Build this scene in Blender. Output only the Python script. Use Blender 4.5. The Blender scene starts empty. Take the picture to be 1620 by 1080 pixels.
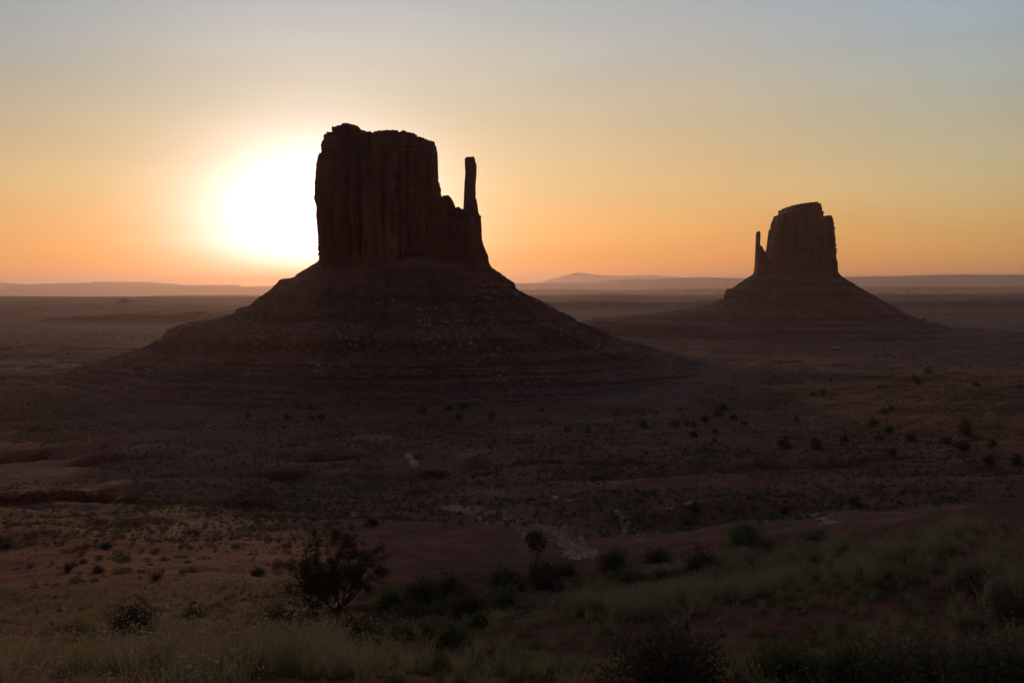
import bpy, math, random
import numpy as np
from mathutils import Vector
random.seed(7); rng = np.random.default_rng(7)
S = bpy.context.scene
R = math.radians

# ------------------------------------------------------------------ camera
CAMZ = 122.0; F = 1575.0; PIT = math.atan(93.0 / F)
cam = bpy.data.cameras.new('camera'); camo = bpy.data.objects.new('camera', cam); S.collection.objects.link(camo)
camo.location = (0, 0, CAMZ); camo.rotation_euler = (math.pi / 2 - PIT, 0, 0)
cam.lens = 35; cam.sensor_width = 36; cam.clip_start = 0.1; cam.clip_end = 120000
S.camera = camo
# ------------------------------------------------------------------ sky, sun, exposure
SUN_AZ = R(-11.0); SUN_EL = R(3.05)
sdir = Vector((math.sin(SUN_AZ) * math.cos(SUN_EL), math.cos(SUN_AZ) * math.cos(SUN_EL), math.sin(SUN_EL)))
W = bpy.data.worlds.new('World'); S.world = W; W.use_nodes = True
nt = W.node_tree; nt.nodes.clear()
def wn(t, **k):
    n = nt.nodes.new(t)
    for a, b in k.items(): setattr(n, a, b)
    return n
out = wn('ShaderNodeOutputWorld'); bg = wn('ShaderNodeBackground'); nt.links.new(bg.outputs[0], out.inputs[0])
sky = wn('ShaderNodeTexSky', sky_type='NISHITA'); sky.sun_disc = False
sky.sun_elevation = SUN_EL; sky.sun_rotation = SUN_AZ
sky.air_density = 1.0; sky.dust_density = 1.6; sky.ozone_density = 1.0; sky.altitude = 1600
def wmath(op, a, b=None, c=None, clamp=False):
    n = wn('ShaderNodeMath', operation=op); n.use_clamp = clamp
    for i, v in enumerate((a, b, c)):
        if v is None: continue
        if isinstance(v, (int, float)): n.inputs[i].default_value = v
        else: nt.links.new(v, n.inputs[i])
    return n.outputs[0]
def wramp(fac, stops, interp='LINEAR'):
    n = wn('ShaderNodeValToRGB'); cr = n.color_ramp; cr.interpolation = interp
    while len(cr.elements) < len(stops): cr.elements.new(0.5)
    for e, (p, c) in zip(cr.elements, stops): e.position = p; e.color = (*c, 1)
    nt.links.new(fac, n.inputs[0]); return n.outputs[0]
def wmix(bt, fac, a, b):
    n = wn('ShaderNodeMix', data_type='RGBA', blend_type=bt)
    n.clamp_result = False; n.clamp_factor = True
    for s, v in ((0, fac), (6, a), (7, b)):
        if isinstance(v, (int, float)): n.inputs[s].default_value = v
        elif isinstance(v, tuple): n.inputs[s].default_value = (*v, 1)
        else: nt.links.new(v, n.inputs[s])
    return n.outputs[2]
SKY_MODE = 'FULL'
HAZE_COL = (1.0, .80, .78, 1); HAZE_DENS = 2.2e-5; HAZE_G = .65
SUN_STRENGTH = 0.72; EXPOSURE = 0.0
def srgb(*c): return tuple(((v / 255 + .055) / 1.055) ** 2.4 if v > 10 else v / 255 / 12.92 for v in c)
tc = wn('ShaderNodeTexCoord'); sep = wn('ShaderNodeSeparateXYZ'); nt.links.new(tc.outputs['Generated'], sep.inputs[0])
X, Y, Z = sep.outputs
dotn = wn('ShaderNodeVectorMath', operation='DOT_PRODUCT'); nt.links.new(tc.outputs['Generated'], dotn.inputs[0]); dotn.inputs[1].default_value = sdir
cosA = dotn.outputs['Value']
ang = wmath('ARCCOSINE', wmath('MINIMUM', wmath('MAXIMUM', cosA, -1.0), 1.0))      # angle from the sun, radians
el = wmath('ARCSINE', wmath('MINIMUM', wmath('MAXIMUM', Z, -1.0), 1.0))
if SKY_MODE == 'NISHITA':
    nt.links.new(sky.outputs[0], bg.inputs[0]); bg.inputs[1].default_value = 0.1
else:
    # hue of the dawn sky by elevation (0 to 24 degrees, then up to the zenith)
    e01 = wmath('DIVIDE', el, R(60), clamp=True)
    grad = wramp(e01, [(0.0, srgb(234, 145, 84)), (0.02, srgb(240, 153, 80)), (0.045, srgb(238, 168, 90)), (0.09, srgb(226, 184, 124)),
                       (0.15, srgb(203, 182, 146)), (0.21, srgb(188, 182, 170)), (0.28, srgb(167, 175, 182)), (0.45, srgb(112, 135, 160)), (1.0, srgb(92, 104, 124))])
    # falling brightness away from the sun
    far = wramp(wmath('DIVIDE', ang, math.pi, clamp=True),
                [(0.0, (1.2,) * 3), (0.06, (1.15, 1.13, 1.12)), (0.13, (1.02, 1.02, 1.02)), (0.2, (.78, .94, 1.12)), (0.35, (.33, .34, .39)), (0.6, (.245, .19, .18)), (1.0, (.26, .19, .175))])
    base = wmix('MULTIPLY', 1.0, grad, far)
    nish = wmix('MULTIPLY', 1.0, sky.outputs[0], (0.10, 0.10, 0.10))
    base = wmix('MIX', 0.08, base, nish)
    # aureole of the low sun
    g1 = wmath('EXPONENT', wmath('MULTIPLY', wmath('POWER', wmath('DIVIDE', ang, R(5.6)), 2.0), -1.0))
    g2 = wmath('EXPONENT', wmath('MULTIPLY', wmath('DIVIDE', ang, R(7.0)), -1.0))
    low = wmath('DIVIDE', el, R(2.2), clamp=True)
    a1 = wmix('MULTIPLY', 1.0, wramp(g1, [(0, (0, 0, 0)), (1, (.95, .93, 1.14))]), wramp(low, [(0, (.35, .22, .08)), (1, (1, 1, 1))]))
    a2 = wmix('MULTIPLY', 1.0, wramp(g2, [(0, (0, 0, 0)), (1, (1.0, .80, .68))]), wramp(low, [(0, (.6, .40, .22)), (1, (1, 1, 1))]))
    hi = wmath('EXPONENT', wmath('MULTIPLY', wmath('POWER', wmath('DIVIDE', wmath('MAXIMUM', wmath('SUBTRACT', el, SUN_EL), 0.0), R(5.2)), 2.0), -1.0))
    a1 = wmix('MULTIPLY', 1.0, a1, wramp(hi, [(0, (.15, .15, .15)), (1, (1, 1, 1))]))
    v1 = wn('ShaderNodeVectorMath', operation='SCALE'); nt.links.new(a1, v1.inputs[0]); v1.inputs['Scale'].default_value = 1.5
    v2 = wn('ShaderNodeVectorMath', operation='SCALE'); nt.links.new(a2, v2.inputs[0]); v2.inputs['Scale'].default_value = 0.42
    s1 = wmix('ADD', 1.0, base, v1.outputs[0]); s2 = wmix('ADD', 1.0, s1, v2.outputs[0])
    # faint streaky cirrus
    mp = wn('ShaderNodeMapping'); nt.links.new(tc.outputs['Generated'], mp.inputs[0]); mp.inputs['Scale'].default_value = (2.0, 2.0, 15); mp.inputs['Rotation'].default_value = (.05, .03, 0)
    nz = wn('ShaderNodeTexNoise'); nt.links.new(mp.outputs[0], nz.inputs[0]); nz.inputs['Scale'].default_value = 1.6; nz.inputs['Detail'].default_value = 7; nz.inputs['Distortion'].default_value = .8
    cl = wramp(nz.outputs[0], [(0.35, (.975, .975, .98)), (0.7, (1.03, 1.025, 1.02))])
    s3 = wmix('MULTIPLY', 1.0, s2, cl)
    # a broad thin veil dims the sky high on the left
    vdir = Vector((math.sin(R(-33)) * math.cos(R(19)), math.cos(R(-33)) * math.cos(R(19)), math.sin(R(19))))
    dv = wn('ShaderNodeVectorMath', operation='DOT_PRODUCT'); nt.links.new(tc.outputs['Generated'], dv.inputs[0]); dv.inputs[1].default_value = vdir
    vv = wmath('EXPONENT', wmath('MULTIPLY', wmath('SUBTRACT', 1.0, dv.outputs['Value']), -1 / .035))
    s3 = wmix('MULTIPLY', 1.0, s3, wramp(vv, [(0, (1, 1, 1)), (1, (.66, .74, .84))]))
    nt.links.new(s3, bg.inputs[0]); bg.inputs[1].default_value = 1.0
sun = bpy.data.lights.new('sun', 'SUN'); suno = bpy.data.objects.new('sun', sun); S.collection.objects.link(suno)
sun.energy = SUN_STRENGTH; sun.angle = R(0.5); sun.color = (1.0, 0.55, 0.26)
suno.rotation_euler = (-sdir).to_track_quat('-Z', 'Y').to_euler()
S.view_settings.view_transform = 'Standard'; S.view_settings.look = 'None'; S.view_settings.gamma = 1; S.view_settings.exposure = EXPOSURE
S.view_settings.use_curve_mapping = False
S.render.engine = 'CYCLES'
S.cycles.max_bounces = 5; S.cycles.diffuse_bounces = 2; S.cycles.volume_bounces = 1; S.cycles.transmission_bounces = 3; S.cycles.transparent_max_bounces = 8
S.cycles.use_denoising = True; S.cycles.use_adaptive_sampling = False; S.cycles.sample_clamp_indirect = 3.0

# ------------------------------------------------------------------ numeric noise
PERM = rng.permutation(512); PERM = np.concatenate([PERM, PERM, PERM])
GR = rng.normal(size=(512, 3)); GR /= np.linalg.norm(GR, axis=1)[:, None]
def pn(x, y, z=0.0):
    x, y, z = np.broadcast_arrays(np.asarray(x, float), np.asarray(y, float), np.asarray(z, float))
    xi, yi, zi = np.floor(x).astype(int), np.floor(y).astype(int), np.floor(z).astype(int)
    xf, yf, zf = x - xi, y - yi, z - zi
    u, v, w = [t * t * t * (t * (t * 6 - 15) + 10) for t in (xf, yf, zf)]
    r = 0
    for i in (0, 1):
        for j in (0, 1):
            for k in (0, 1):
                g = GR[PERM[(PERM[(PERM[(xi + i) & 511] + yi + j) & 511] + zi + k) & 511]]
                d = g[..., 0] * (xf - i) + g[..., 1] * (yf - j) + g[..., 2] * (zf - k)
                r = r + d * (u if i else 1 - u) * (v if j else 1 - v) * (w if k else 1 - w)
    return r * 1.5
def fbm(x, y, z=0.0, o=4, g=.5):
    a, s, t = 1.0, 0, 0
    for i in range(o):
        s = s + a * pn(x * 2 ** i + 17.3 * i, y * 2 ** i - 9.1 * i, z * 2 ** i + 3.7 * i); t += a; a *= g
    return s / t
def sst(a, b, x):
    t = np.clip((np.asarray(x, float) - a) / (b - a), 0, 1); return t * t * (3 - 2 * t)
def ray(px, py):
    u = (px - 810) / F; v = (540 - py) / F; c, s = math.cos(PIT), math.sin(PIT)
    return np.array([u, c + v * s, -s + v * c])
def P(px, py, d):
    r = ray(px, py); r = r / r[1] * d
    return np.array([r[0], r[1], CAMZ + r[2]])

# ------------------------------------------------------------------ terrain height
TD = np.array([11, 16, 25, 35, 50, 60, 80, 110, 150, 250, 400, 600, 900, 1100, 1500, 2000.])
TP = np.array([0, 600, 900, 1200, 1620.])
TT = np.array([
 [.405, .392, .374, .347, .327, .317, .303, .284, .262, .23, .2, .166, .127, .108, .0815, .061],
 [.405, .39, .365, .338, .323, .327, .307, .286, .262, .228, .196, .163, .127, .109, .0815, .061],
 [.402, .383, .350, .320, .297, .302, .299, .289, .26, .222, .193, .162, .127, .109, .0815, .061],
 [.40, .37, .33, .297, .268, .275, .273, .264, .248, .214, .185, .157, .124, .107, .0815, .061],
 [.39, .345, .288, .254, .236, .243, .243, .238, .23, .2, .17, .145, .113, .099, .078, .061]])
def height(x, y):
    x = np.asarray(x, float); y = np.asarray(y, float)
    d = np.hypot(x, y) + 1e-6
    az = np.arctan2(x, y)
    px = 810 + F * np.tan(np.clip(az, -.6, .6))
    fr = np.cos(np.clip(az, -.6, .6))
    dy = d * fr                                              # depth along the view axis
    ld = np.log(np.clip(dy, 11, 2000)); LT = np.log(TD)
    cols = [np.interp(ld, LT, TT[i]) for i in range(5)]
    pc = np.clip(px, 0, 1620)
    rat = np.zeros_like(d)
    for i in range(4):
        t = (pc - TP[i]) / (TP[i + 1] - TP[i]); m = (t >= 0) & (t <= 1)
        ts = t * t * (3 - 2 * t)
        rat = np.where(m, cols[i] * (1 - ts) + cols[i + 1] * ts, rat)
    h = rat * dy
    hn = 2.3 + (rat * 11 - 2.3) * (dy / 11)
    h = np.where(dy < 11, hn, h)
    h = np.where(dy > 2000, 122.0, h)
    z = CAMZ - h
    # octaves of relief, each one fading in with distance
    for L, A, gm in ((600, 9, 0), (240, 6.5, 1), (110, 5.0, 2), (48, 3.8, 3), (21, 1.9, 4), (9, .5, 5), (4, .17, 6), (1.7, .09, 7), (.7, .04, 8)):
        w = sst(.35, 2.2, dy / L)
        if L > 200: w = w * (1 - .75 * sst(1500, 4500, dy))
        n = pn(x / L + gm * 7.7, y / L - gm * 3.1, gm * 1.3)
        if gm in (1, 2, 3): n = .55 * n + .6 * (.35 - np.abs(n))
        if L >= 9: z = z + A * w * n * np.where(dy < 2000, 1, .6)
        else: z = z + A * n * (dy < 260 * L)
    # eroded terraces of the middle distance
    m = sst(160, 330, dy) * (1 - sst(1500, 2600, dy)) * sst(-.18, .18, pn(x / 260 + 3, y / 210 + 8, 2.2))
    st = 4.2; q = z / st + .6 * pn(x / 70, y / 70, 9.1); fq = q - np.floor(q)
    zt = z + st * ((sst(.55, .92, fq)) - fq)
    z = z * (1 - .85 * m) + zt * .85 * m
    # scarps of the left middle distance
    for (pa, pb, d0, hh, wob) in ((-200, 210, 232, 5.0, 1.1), (150, 460, 226, 4.2, 4.1), (585, 700, 262, 4.2, 7.7), (1000, 1450, 330, 3.0, 2.4), (700, 1200, 420, 3.2, 5.5), (-200, 620, 470, 4.0, 6.1)):
        mm = sst(pa, pa + 60, px) * (1 - sst(pb - 60, pb, px))
        dd = d0 + 34 * pn(x / 34 + wob, .5, wob) + 11 * pn(x / 9, .2, wob) + 4 * pn(x / 3.5, .2, wob)
        mm = mm * sst(-.45, .0, pn(x / 40 + wob * 3, wob, .7)) * 1.1; z = z + hh * mm * (.5 * sst(0, 3, dy - dd) + .3 * sst(5, 8, dy - dd - 6 * pn(x / 7, wob, 2)) + .2 * sst(11, 15, dy - dd)) * (1 - sst(30, 170, dy - dd))
    # the grassy mound at right and the shrubby one at left
    z = z + 10 * np.exp(-((px - 1640) / 190) ** 2 - ((dy - 1080) / 210) ** 2) + 5 * np.exp(-((px - 1480) / 200) ** 2 - ((dy - 760) / 160) ** 2)
    z = z + 17 * np.exp(-((px - 75) / 120) ** 2 - ((dy - 960) / 130) ** 2)
    z = z + 11 * np.exp(-((px - 1220) / 190) ** 2 - ((dy - 1330) / 170) ** 2)
    # plain benches far out
    z = z - 480 * sst(6500, 30000, dy)
    z = z + 6 * sst(-.1, .15, pn(x / 2600 + 1, y / 900 + 5, .3)) * sst(2600, 3800, dy)
    z = z + 5 * sst(-.05, .08, pn(x / 5200 + 4, y / 1500 + 2, 4.3)) * sst(3800, 5200, dy)
    return z
DS = np.exp(np.linspace(math.log(6), math.log(24000), 5000))
def drop(px, py):
    """the ground point seen at a place of the photograph"""
    r = ray(px, py); r = r / r[1]
    zz = CAMZ + r[2] * DS; hz = height(r[0] * DS, DS)
    i = np.argmax(zz < hz)
    if zz[i] >= hz[i]: i = len(DS) - 1
    d = DS[i]; return float(r[0] * d), float(d), float(height(r[0] * d, d))

# ------------------------------------------------------------------ mesh + object helpers
def mesh(name, V, faces_list, mat=None, smooth=True, attrs=None):
    """faces_list: list of int arrays (n,k)"""
    V = np.asarray(V, np.float32)
    me = bpy.data.meshes.new(name); me.vertices.add(len(V)); me.vertices.foreach_set('co', V.ravel())
    fl = [np.asarray(f, np.int32) for f in faces_list if len(f)]
    nl = sum(f.size for f in fl); npol = sum(len(f) for f in fl)
    me.loops.add(nl); me.polygons.add(npol)
    me.loops.foreach_set('vertex_index', np.concatenate([f.ravel() for f in fl]))
    tot = np.concatenate([np.full(len(f), f.shape[1], np.int32) for f in fl])
    st = np.concatenate([[0], np.cumsum(tot)[:-1]]).astype(np.int32)
    me.polygons.foreach_set('loop_start', st)
    me.polygons.foreach_set('use_smooth', np.full(npol, smooth))
    me.update(calc_edges=True); me.validate()
    if mat: me.materials.append(mat)
    for k, a in (attrs or {}).items():
        at = me.attributes.new(k, 'FLOAT', 'POINT'); at.data.foreach_set('value', np.asarray(a, np.float32))
    return me
def link(name, me, parent=None):
    o = bpy.data.objects.new(name, me); S.collection.objects.link(o)
    if parent: o.parent = parent
    return o
def tag(o, label=None, cat=None, group=None, kind=None):
    if label: o['label'] = label
    if cat: o['category'] = cat
    if group: o['group'] = group
    if kind: o['kind'] = kind
    return o
def empty(name, loc):
    o = bpy.data.objects.new(name, None); S.collection.objects.link(o); o.location = loc; o.empty_display_size = .2; return o
def grid_faces(r, c, wrap=False, off=0):
    i = np.arange(r - 1)[:, None]; j = np.arange(c if wrap else c - 1)[None, :]
    a = i * c + j; b = i * c + (j + 1) % c
    return np.stack([a, b, b + c, a + c], -1).reshape(-1, 4) + off

# ------------------------------------------------------------------ materials
def mat(name):
    m = bpy.data.materials.new(name); m.use_nodes = True; t = m.node_tree; t.nodes.clear()
    o = t.nodes.new('ShaderNodeOutputMaterial'); b = t.nodes.new('ShaderNodeBsdfPrincipled'); t.links.new(b.outputs[0], o.inputs[0])
    b.inputs['Roughness'].default_value = .9; b.inputs['Specular IOR Level'].default_value = .15
    return m, t, b, o
def noise(t, scale, detail=5, vec=None, dist=0, rough=.55):
    n = t.nodes.new('ShaderNodeTexNoise'); n.inputs['Scale'].default_value = scale; n.inputs['Detail'].default_value = detail
    n.inputs['Distortion'].default_value = dist; n.inputs['Roughness'].default_value = rough
    if vec: t.links.new(vec, n.inputs['Vector'])
    return n.outputs[0]
def ramp(t, fac, stops):
    n = t.nodes.new('ShaderNodeValToRGB'); cr = n.color_ramp
    while len(cr.elements) < len(stops): cr.elements.new(.5)
    for e, (p, c) in zip(cr.elements, stops): e.position = p; e.color = (*c, 1)
    t.links.new(fac, n.inputs[0]); return n.outputs[0]
def mix(t, fac, a, b, bt='MIX'):
    n = t.nodes.new('ShaderNodeMix'); n.data_type = 'RGBA'; n.blend_type = bt
    for s, v in ((0, fac), (6, a), (7, b)):
        if isinstance(v, (int, float)): n.inputs[s].default_value = v
        elif isinstance(v, tuple): n.inputs[s].default_value = (*v, 1)
        else: t.links.new(v, n.inputs[s])
    return n.outputs[2]
def pos(t, sc=None):
    g = t.nodes.new('ShaderNodeNewGeometry')
    if sc is None: return g.outputs['Position']
    m = t.nodes.new('ShaderNodeMapping'); m.inputs['Scale'].default_value = sc; t.links.new(g.outputs['Position'], m.inputs[0]); return m.outputs[0]
def bump(t, b, h, s, d):
    n = t.nodes.new('ShaderNodeBump'); n.inputs['Strength'].default_value = s; n.inputs['Distance'].default_value = d
    t.links.new(h, n.inputs['Height'])
    prev = b.inputs['Normal'].links
    if prev: t.links.new(prev[0].from_socket, n.inputs['Normal'])
    t.links.new(n.outputs[0], b.inputs['Normal'])
def attr(t, name):
    a = t.nodes.new('ShaderNodeAttribute'); a.attribute_name = name; return a.outputs['Fac']

def ground_mat():
    m, t, b, o = mat('red_desert_soil')
    p = pos(t)
    c = ramp(t, noise(t, .012, 6, p, .6), [(.34, (.14, .032, .017)), (.46, (.24, .062, .031)), (.58, (.30, .084, .044)), (.72, (.37, .14, .082))])
    c = mix(t, ramp(t, noise(t, .11, 6, p, .3), [(.46, (0, 0, 0)), (.6, (.8, .8, .8))]), c, (.17, .05, .03))
    c = mix(t, ramp(t, noise(t, 1.9, 5, p), [(.45, (0, 0, 0)), (.75, (.6, .6, .6))]), c, (.36, .135, .075))
    veg = ramp(t, noise(t, .35, 6, pos(t, (1, .6, 1)), .2, .7), [(.47, (0, 0, 0)), (.6, (1, 1, 1))])
    c = mix(t, mix(t, 1.0, veg, attr(t, 'veg'), 'MULTIPLY'), c, (.085, .085, .042))
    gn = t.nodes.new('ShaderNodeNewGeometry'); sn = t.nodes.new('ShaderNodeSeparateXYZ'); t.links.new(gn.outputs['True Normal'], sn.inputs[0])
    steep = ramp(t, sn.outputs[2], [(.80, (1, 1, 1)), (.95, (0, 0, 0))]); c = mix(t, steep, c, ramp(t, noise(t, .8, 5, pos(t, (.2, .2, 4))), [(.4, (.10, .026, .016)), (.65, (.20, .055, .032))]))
    c = mix(t, attr(t, 'pale'), c, (.72, .43, .29))
    t.links.new(c, b.inputs['Base Color'])
    bump(t, b, noise(t, .5, 9, p, 0, .7), .8, 1.6); bump(t, b, noise(t, 5, 7, p, 0, .7), .8, .12)
    return m
def rock_mat(name, cols, strata=0.0, bs=.8, bd=3.0, sc=1.0):
    m, t, b, o = mat(name)
    p = pos(t)
    c = ramp(t, noise(t, .03 * sc, 6, pos(t, (1, 1, .16)), .4), [(.3, cols[0]), (.52, cols[1]), (.72, cols[2])])
    c = mix(t, ramp(t, noise(t, .16 * sc, 6, pos(t, (1, 1, .1)), .2), [(.44, (0, 0, 0)), (.7, (.75, .75, .75))]), c, cols[0])
    c = mix(t, ramp(t, noise(t, .05 * sc, 5, pos(t, (.06, .06, 1.6))), [(.42, (0, 0, 0)), (.66, (strata,) * 3)]), c, cols[3])
    t.links.new(c, b.inputs['Base Color'])
    bump(t, b, noise(t, .22 * sc, 9, pos(t, (1, 1, .25)), .2, .62), bs, bd)
    bump(t, b, noise(t, .1 * sc, 6, pos(t, (.15, .15, 3.2)), 0, .6), bs * .5 + strata * .3, bd * .6)
    return m
def talus_mat():
    m, t, b, o = mat('talus_rubble_slope')
    p = pos(t)
    c = ramp(t, noise(t, .02, 6, p, .5), [(.3, (.22, .085, .055)), (.55, (.32, .135, .088)), (.75, (.40, .20, .14))])
    c = mix(t, ramp(t, noise(t, .035, 6, pos(t, (.08, .08, 3.0)), 0), [(.45, (0, 0, 0)), (.6, (.7, .7, .7))]), c, (.12, .04, .028))
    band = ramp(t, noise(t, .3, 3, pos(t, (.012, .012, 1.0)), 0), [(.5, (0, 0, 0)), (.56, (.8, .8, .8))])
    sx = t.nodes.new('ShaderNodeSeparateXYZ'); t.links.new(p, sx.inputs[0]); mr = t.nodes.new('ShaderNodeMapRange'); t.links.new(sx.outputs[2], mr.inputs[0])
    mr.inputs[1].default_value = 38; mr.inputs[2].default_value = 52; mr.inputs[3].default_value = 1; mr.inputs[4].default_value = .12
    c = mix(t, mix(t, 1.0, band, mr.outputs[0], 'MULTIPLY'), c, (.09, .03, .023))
    st = ramp(t, noise(t, .05, 7, pos(t, (1, 1, .22)), 1.2, .7), [(.46, (0, 0, 0)), (.6, (.6, .6, .6))]); c = mix(t, st, c, (.13, .055, .04))
    v = t.nodes.new('ShaderNodeTexVoronoi'); v.inputs['Scale'].default_value = .28; t.links.new(p, v.inputs['Vector'])
    c = mix(t, ramp(t, v.outputs['Color'], [(.55, (0, 0, 0)), (.95, (.55, .55, .55))]), c, (.34, .22, .17))
    t.links.new(c, b.inputs['Base Color'])
    bump(t, b, v.outputs['Distance'], .8, 1.6); bump(t, b, noise(t, .3, 9, p, 0, .7), .9, 2.5)
    return m
def leaf_mat(name, c1, c2, tr=.35):
    m, t, b, o = mat(name)
    oi = t.nodes.new('ShaderNodeObjectInfo')
    c = ramp(t, noise(t, 2.3, 3, pos(t)), [(.35, c1), (.65, c2)])
    c = mix(t, .35, c, ramp(t, oi.outputs['Random'], [(0, c1), (1, c2)]))
    t.links.new(c, b.inputs['Base Color']); b.inputs['Roughness'].default_value = .7
    tl = t.nodes.new('ShaderNodeBsdfTranslucent'); t.links.new(c, tl.inputs['Color'])
    ms = t.nodes.new('ShaderNodeMixShader'); ms.inputs[0].default_value = tr
    t.links.new(b.outputs[0], ms.inputs[1]); t.links.new(tl.outputs[0], ms.inputs[2]); t.links.new(ms.outputs[0], o.inputs[0])
    return m
def flat(name, c, rough=.6, metal=0):
    m, t, b, o = mat(name)
    cc = mix(t, ramp(t, noise(t, 3, 4, pos(t)), [(.4, (0, 0, 0)), (.7, (.4, .4, .4))]), c, tuple(v * .7 for v in c))
    t.links.new(cc, b.inputs['Base Color']); b.inputs['Roughness'].default_value = rough; b.inputs['Metallic'].default_value = metal; b.inputs['Specular IOR Level'].default_value = .5
    return m
M_ground = ground_mat()
RED = [(.17, .062, .040), (.32, .125, .075), (.42, .19, .12), (.24, .10, .07)]
M_cliff = rock_mat('red_sandstone_cliff', RED, .35)
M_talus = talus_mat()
M_mesa = rock_mat('far_mesa_rock', RED, .5, sc=.2)
M_rock = rock_mat('loose_red_rock', [(.17, .075, .05), (.25, .12, .08), (.33, .19, .14), (.2, .1, .07)], .1, .8, .05, 30)
M_pale = rock_mat('pale_slab_rock', [(.5, .31, .21), (.6, .4, .29), (.7, .52, .42), (.5, .3, .2)], .1, .8, .05, 30)
M_bould = rock_mat('fallen_sandstone_blocks', [(.34, .19, .14), (.44, .28, .21), (.55, .38, .3), (.36, .2, .15)], .1, .6, .5, 4)
M_jun = leaf_mat('juniper_leaves', (.055, .058, .025), (.11, .095, .04), .3)
M_sage = leaf_mat('sage_leaves', (.13, .125, .07), (.22, .20, .11), .3)
M_green = leaf_mat('green_brush_leaves', (.09, .105, .04), (.17, .175, .07), .35)
M_yel = leaf_mat('rabbitbrush_leaves', (.12, .15, .04), (.22, .22, .08), .35)
M_dark = leaf_mat('blackbrush_leaves', (.085, .07, .045), (.16, .125, .08), .3)
M_rust = leaf_mat('rusty_dry_leaves', (.13, .06, .03), (.2, .10, .05), .35)
M_rise = leaf_mat('sun_tinted_rise_brush', (.22, .17, .05), (.40, .29, .09), .45)  # dry-grass colour made more golden to stand for sunlight on the rise
M_gold = leaf_mat('dry_golden_grass', (.28, .215, .12), (.52, .41, .25), .4)
M_ggrn = leaf_mat('green_grass', (.24, .225, .11), (.42, .35, .18), .4)
M_bark = leaf_mat('twig_bark', (.13, .095, .075), (.24, .18, .14), 0)

# ------------------------------------------------------------------ GROUND: one polar sheet
rr = np.concatenate([np.exp(np.linspace(math.log(.8), math.log(60), 300))[:-1], np.exp(np.linspace(math.log(60), math.log(2600), 620))[:-1],
                     np.exp(np.linspace(math.log(2600), math.log(70000), 190))])
aa = np.concatenate([np.linspace(-math.pi, R(-36), 130)[:-1], np.linspace(R(-36), R(36), 900)[:-1], np.linspace(R(36), math.pi, 130)[:-1]])
RRg, AAg = np.meshgrid(rr, aa, indexing='ij')
GX = RRg * np.sin(AAg); GY = RRg * np.cos(AAg); GZ = height(GX, GY)
def polyline_mask(pts, w):
    """nearness of every ground vertex to a line drawn over the ground"""
    pts = [drop(*p)[:2] for p in pts]; best = np.full(GX.shape, 1e9)
    sel = (GY > 20) & (GY < 900)
    x, y = GX[sel], GY[sel]; b = best[sel]
    wob = 1.4 * pn(x / 6, y / 6, 1.0) + .8 * pn(x / 2.2, y / 2.2, 5.0)
    for (x0, y0), (x1, y1) in zip(pts, pts[1:]):
        dx, dy = x1 - x0, y1 - y0; t = np.clip(((x - x0) * dx + (y - y0) * dy) / (dx * dx + dy * dy), 0, 1)
        b = np.minimum(b, np.hypot(x - x0 - t * dx, (y - y0 - t * dy) * .35))
    best[sel] = b + wob
    return 1 - sst(w * .4, w, best)
pale = np.zeros(GX.shape)
for pts, w in (([(705, 800), (790, 810), (850, 828), (890, 845), (905, 858), (930, 880)], 1.7), ([(760, 820), (830, 845), (890, 858), (928, 872)], 1.1),
               ([(920, 846), (932, 882)], .9), ([(968, 805), (985, 820), (1012, 848)], 1.1), ([(1035, 806), (1080, 795), (1150, 792)], .4), ([(645, 718), (655, 735)], 2.2),
               ([(300, 838), (420, 828), (560, 815)], .8), ([(1285, 812), (1300, 818), (1318, 824)], .8), ([(855, 783), (900, 790)], .6)):
    pale = np.maximum(pale, polyline_mask(pts, w))
pale = pale * (.8 + .35 * sst(-.3, .3, pn(GX / 1.5, GY / 1.5, 4)))
patch = sst(.15, .5, fbm(GX / 55, GY / 70, 6.6, 5)) * .3 * sst(90, 160, GY) * (1 - sst(700, 1200, GY))
pale = np.maximum(pale * .8, patch)
GZ = GZ - .35 * pale * (GY < 400)
veg = np.clip(.35 + .8 * sst(1500, 3200, RRg) +  .9 * pn(GX / 120 + 2, GY / 150, 8) + .35 * sst(300, 900, RRg), 0, 1) * sst(8, 40, RRg)
nr, nc = GX.shape
gv = np.stack([GX, GY, GZ], -1).reshape(-1, 3)
gf = [grid_faces(nr, nc, True)[:, ::-1], np.array([[len(gv), i, (i + 1) % nc] for i in range(nc)])]
gv = np.vstack([gv, [[0, 0, float(height(0.0, .01))]]])
g = link('ground', mesh('ground', gv, gf, M_ground, True, {'pale': np.append(pale.ravel(), 0), 'veg': np.append(veg.ravel(), 0)}))
tag(g, 'red desert valley floor with sparse scrub', kind='structure'); g['category'] = 'ground'
ZMIN = float(GZ.min())

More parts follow.
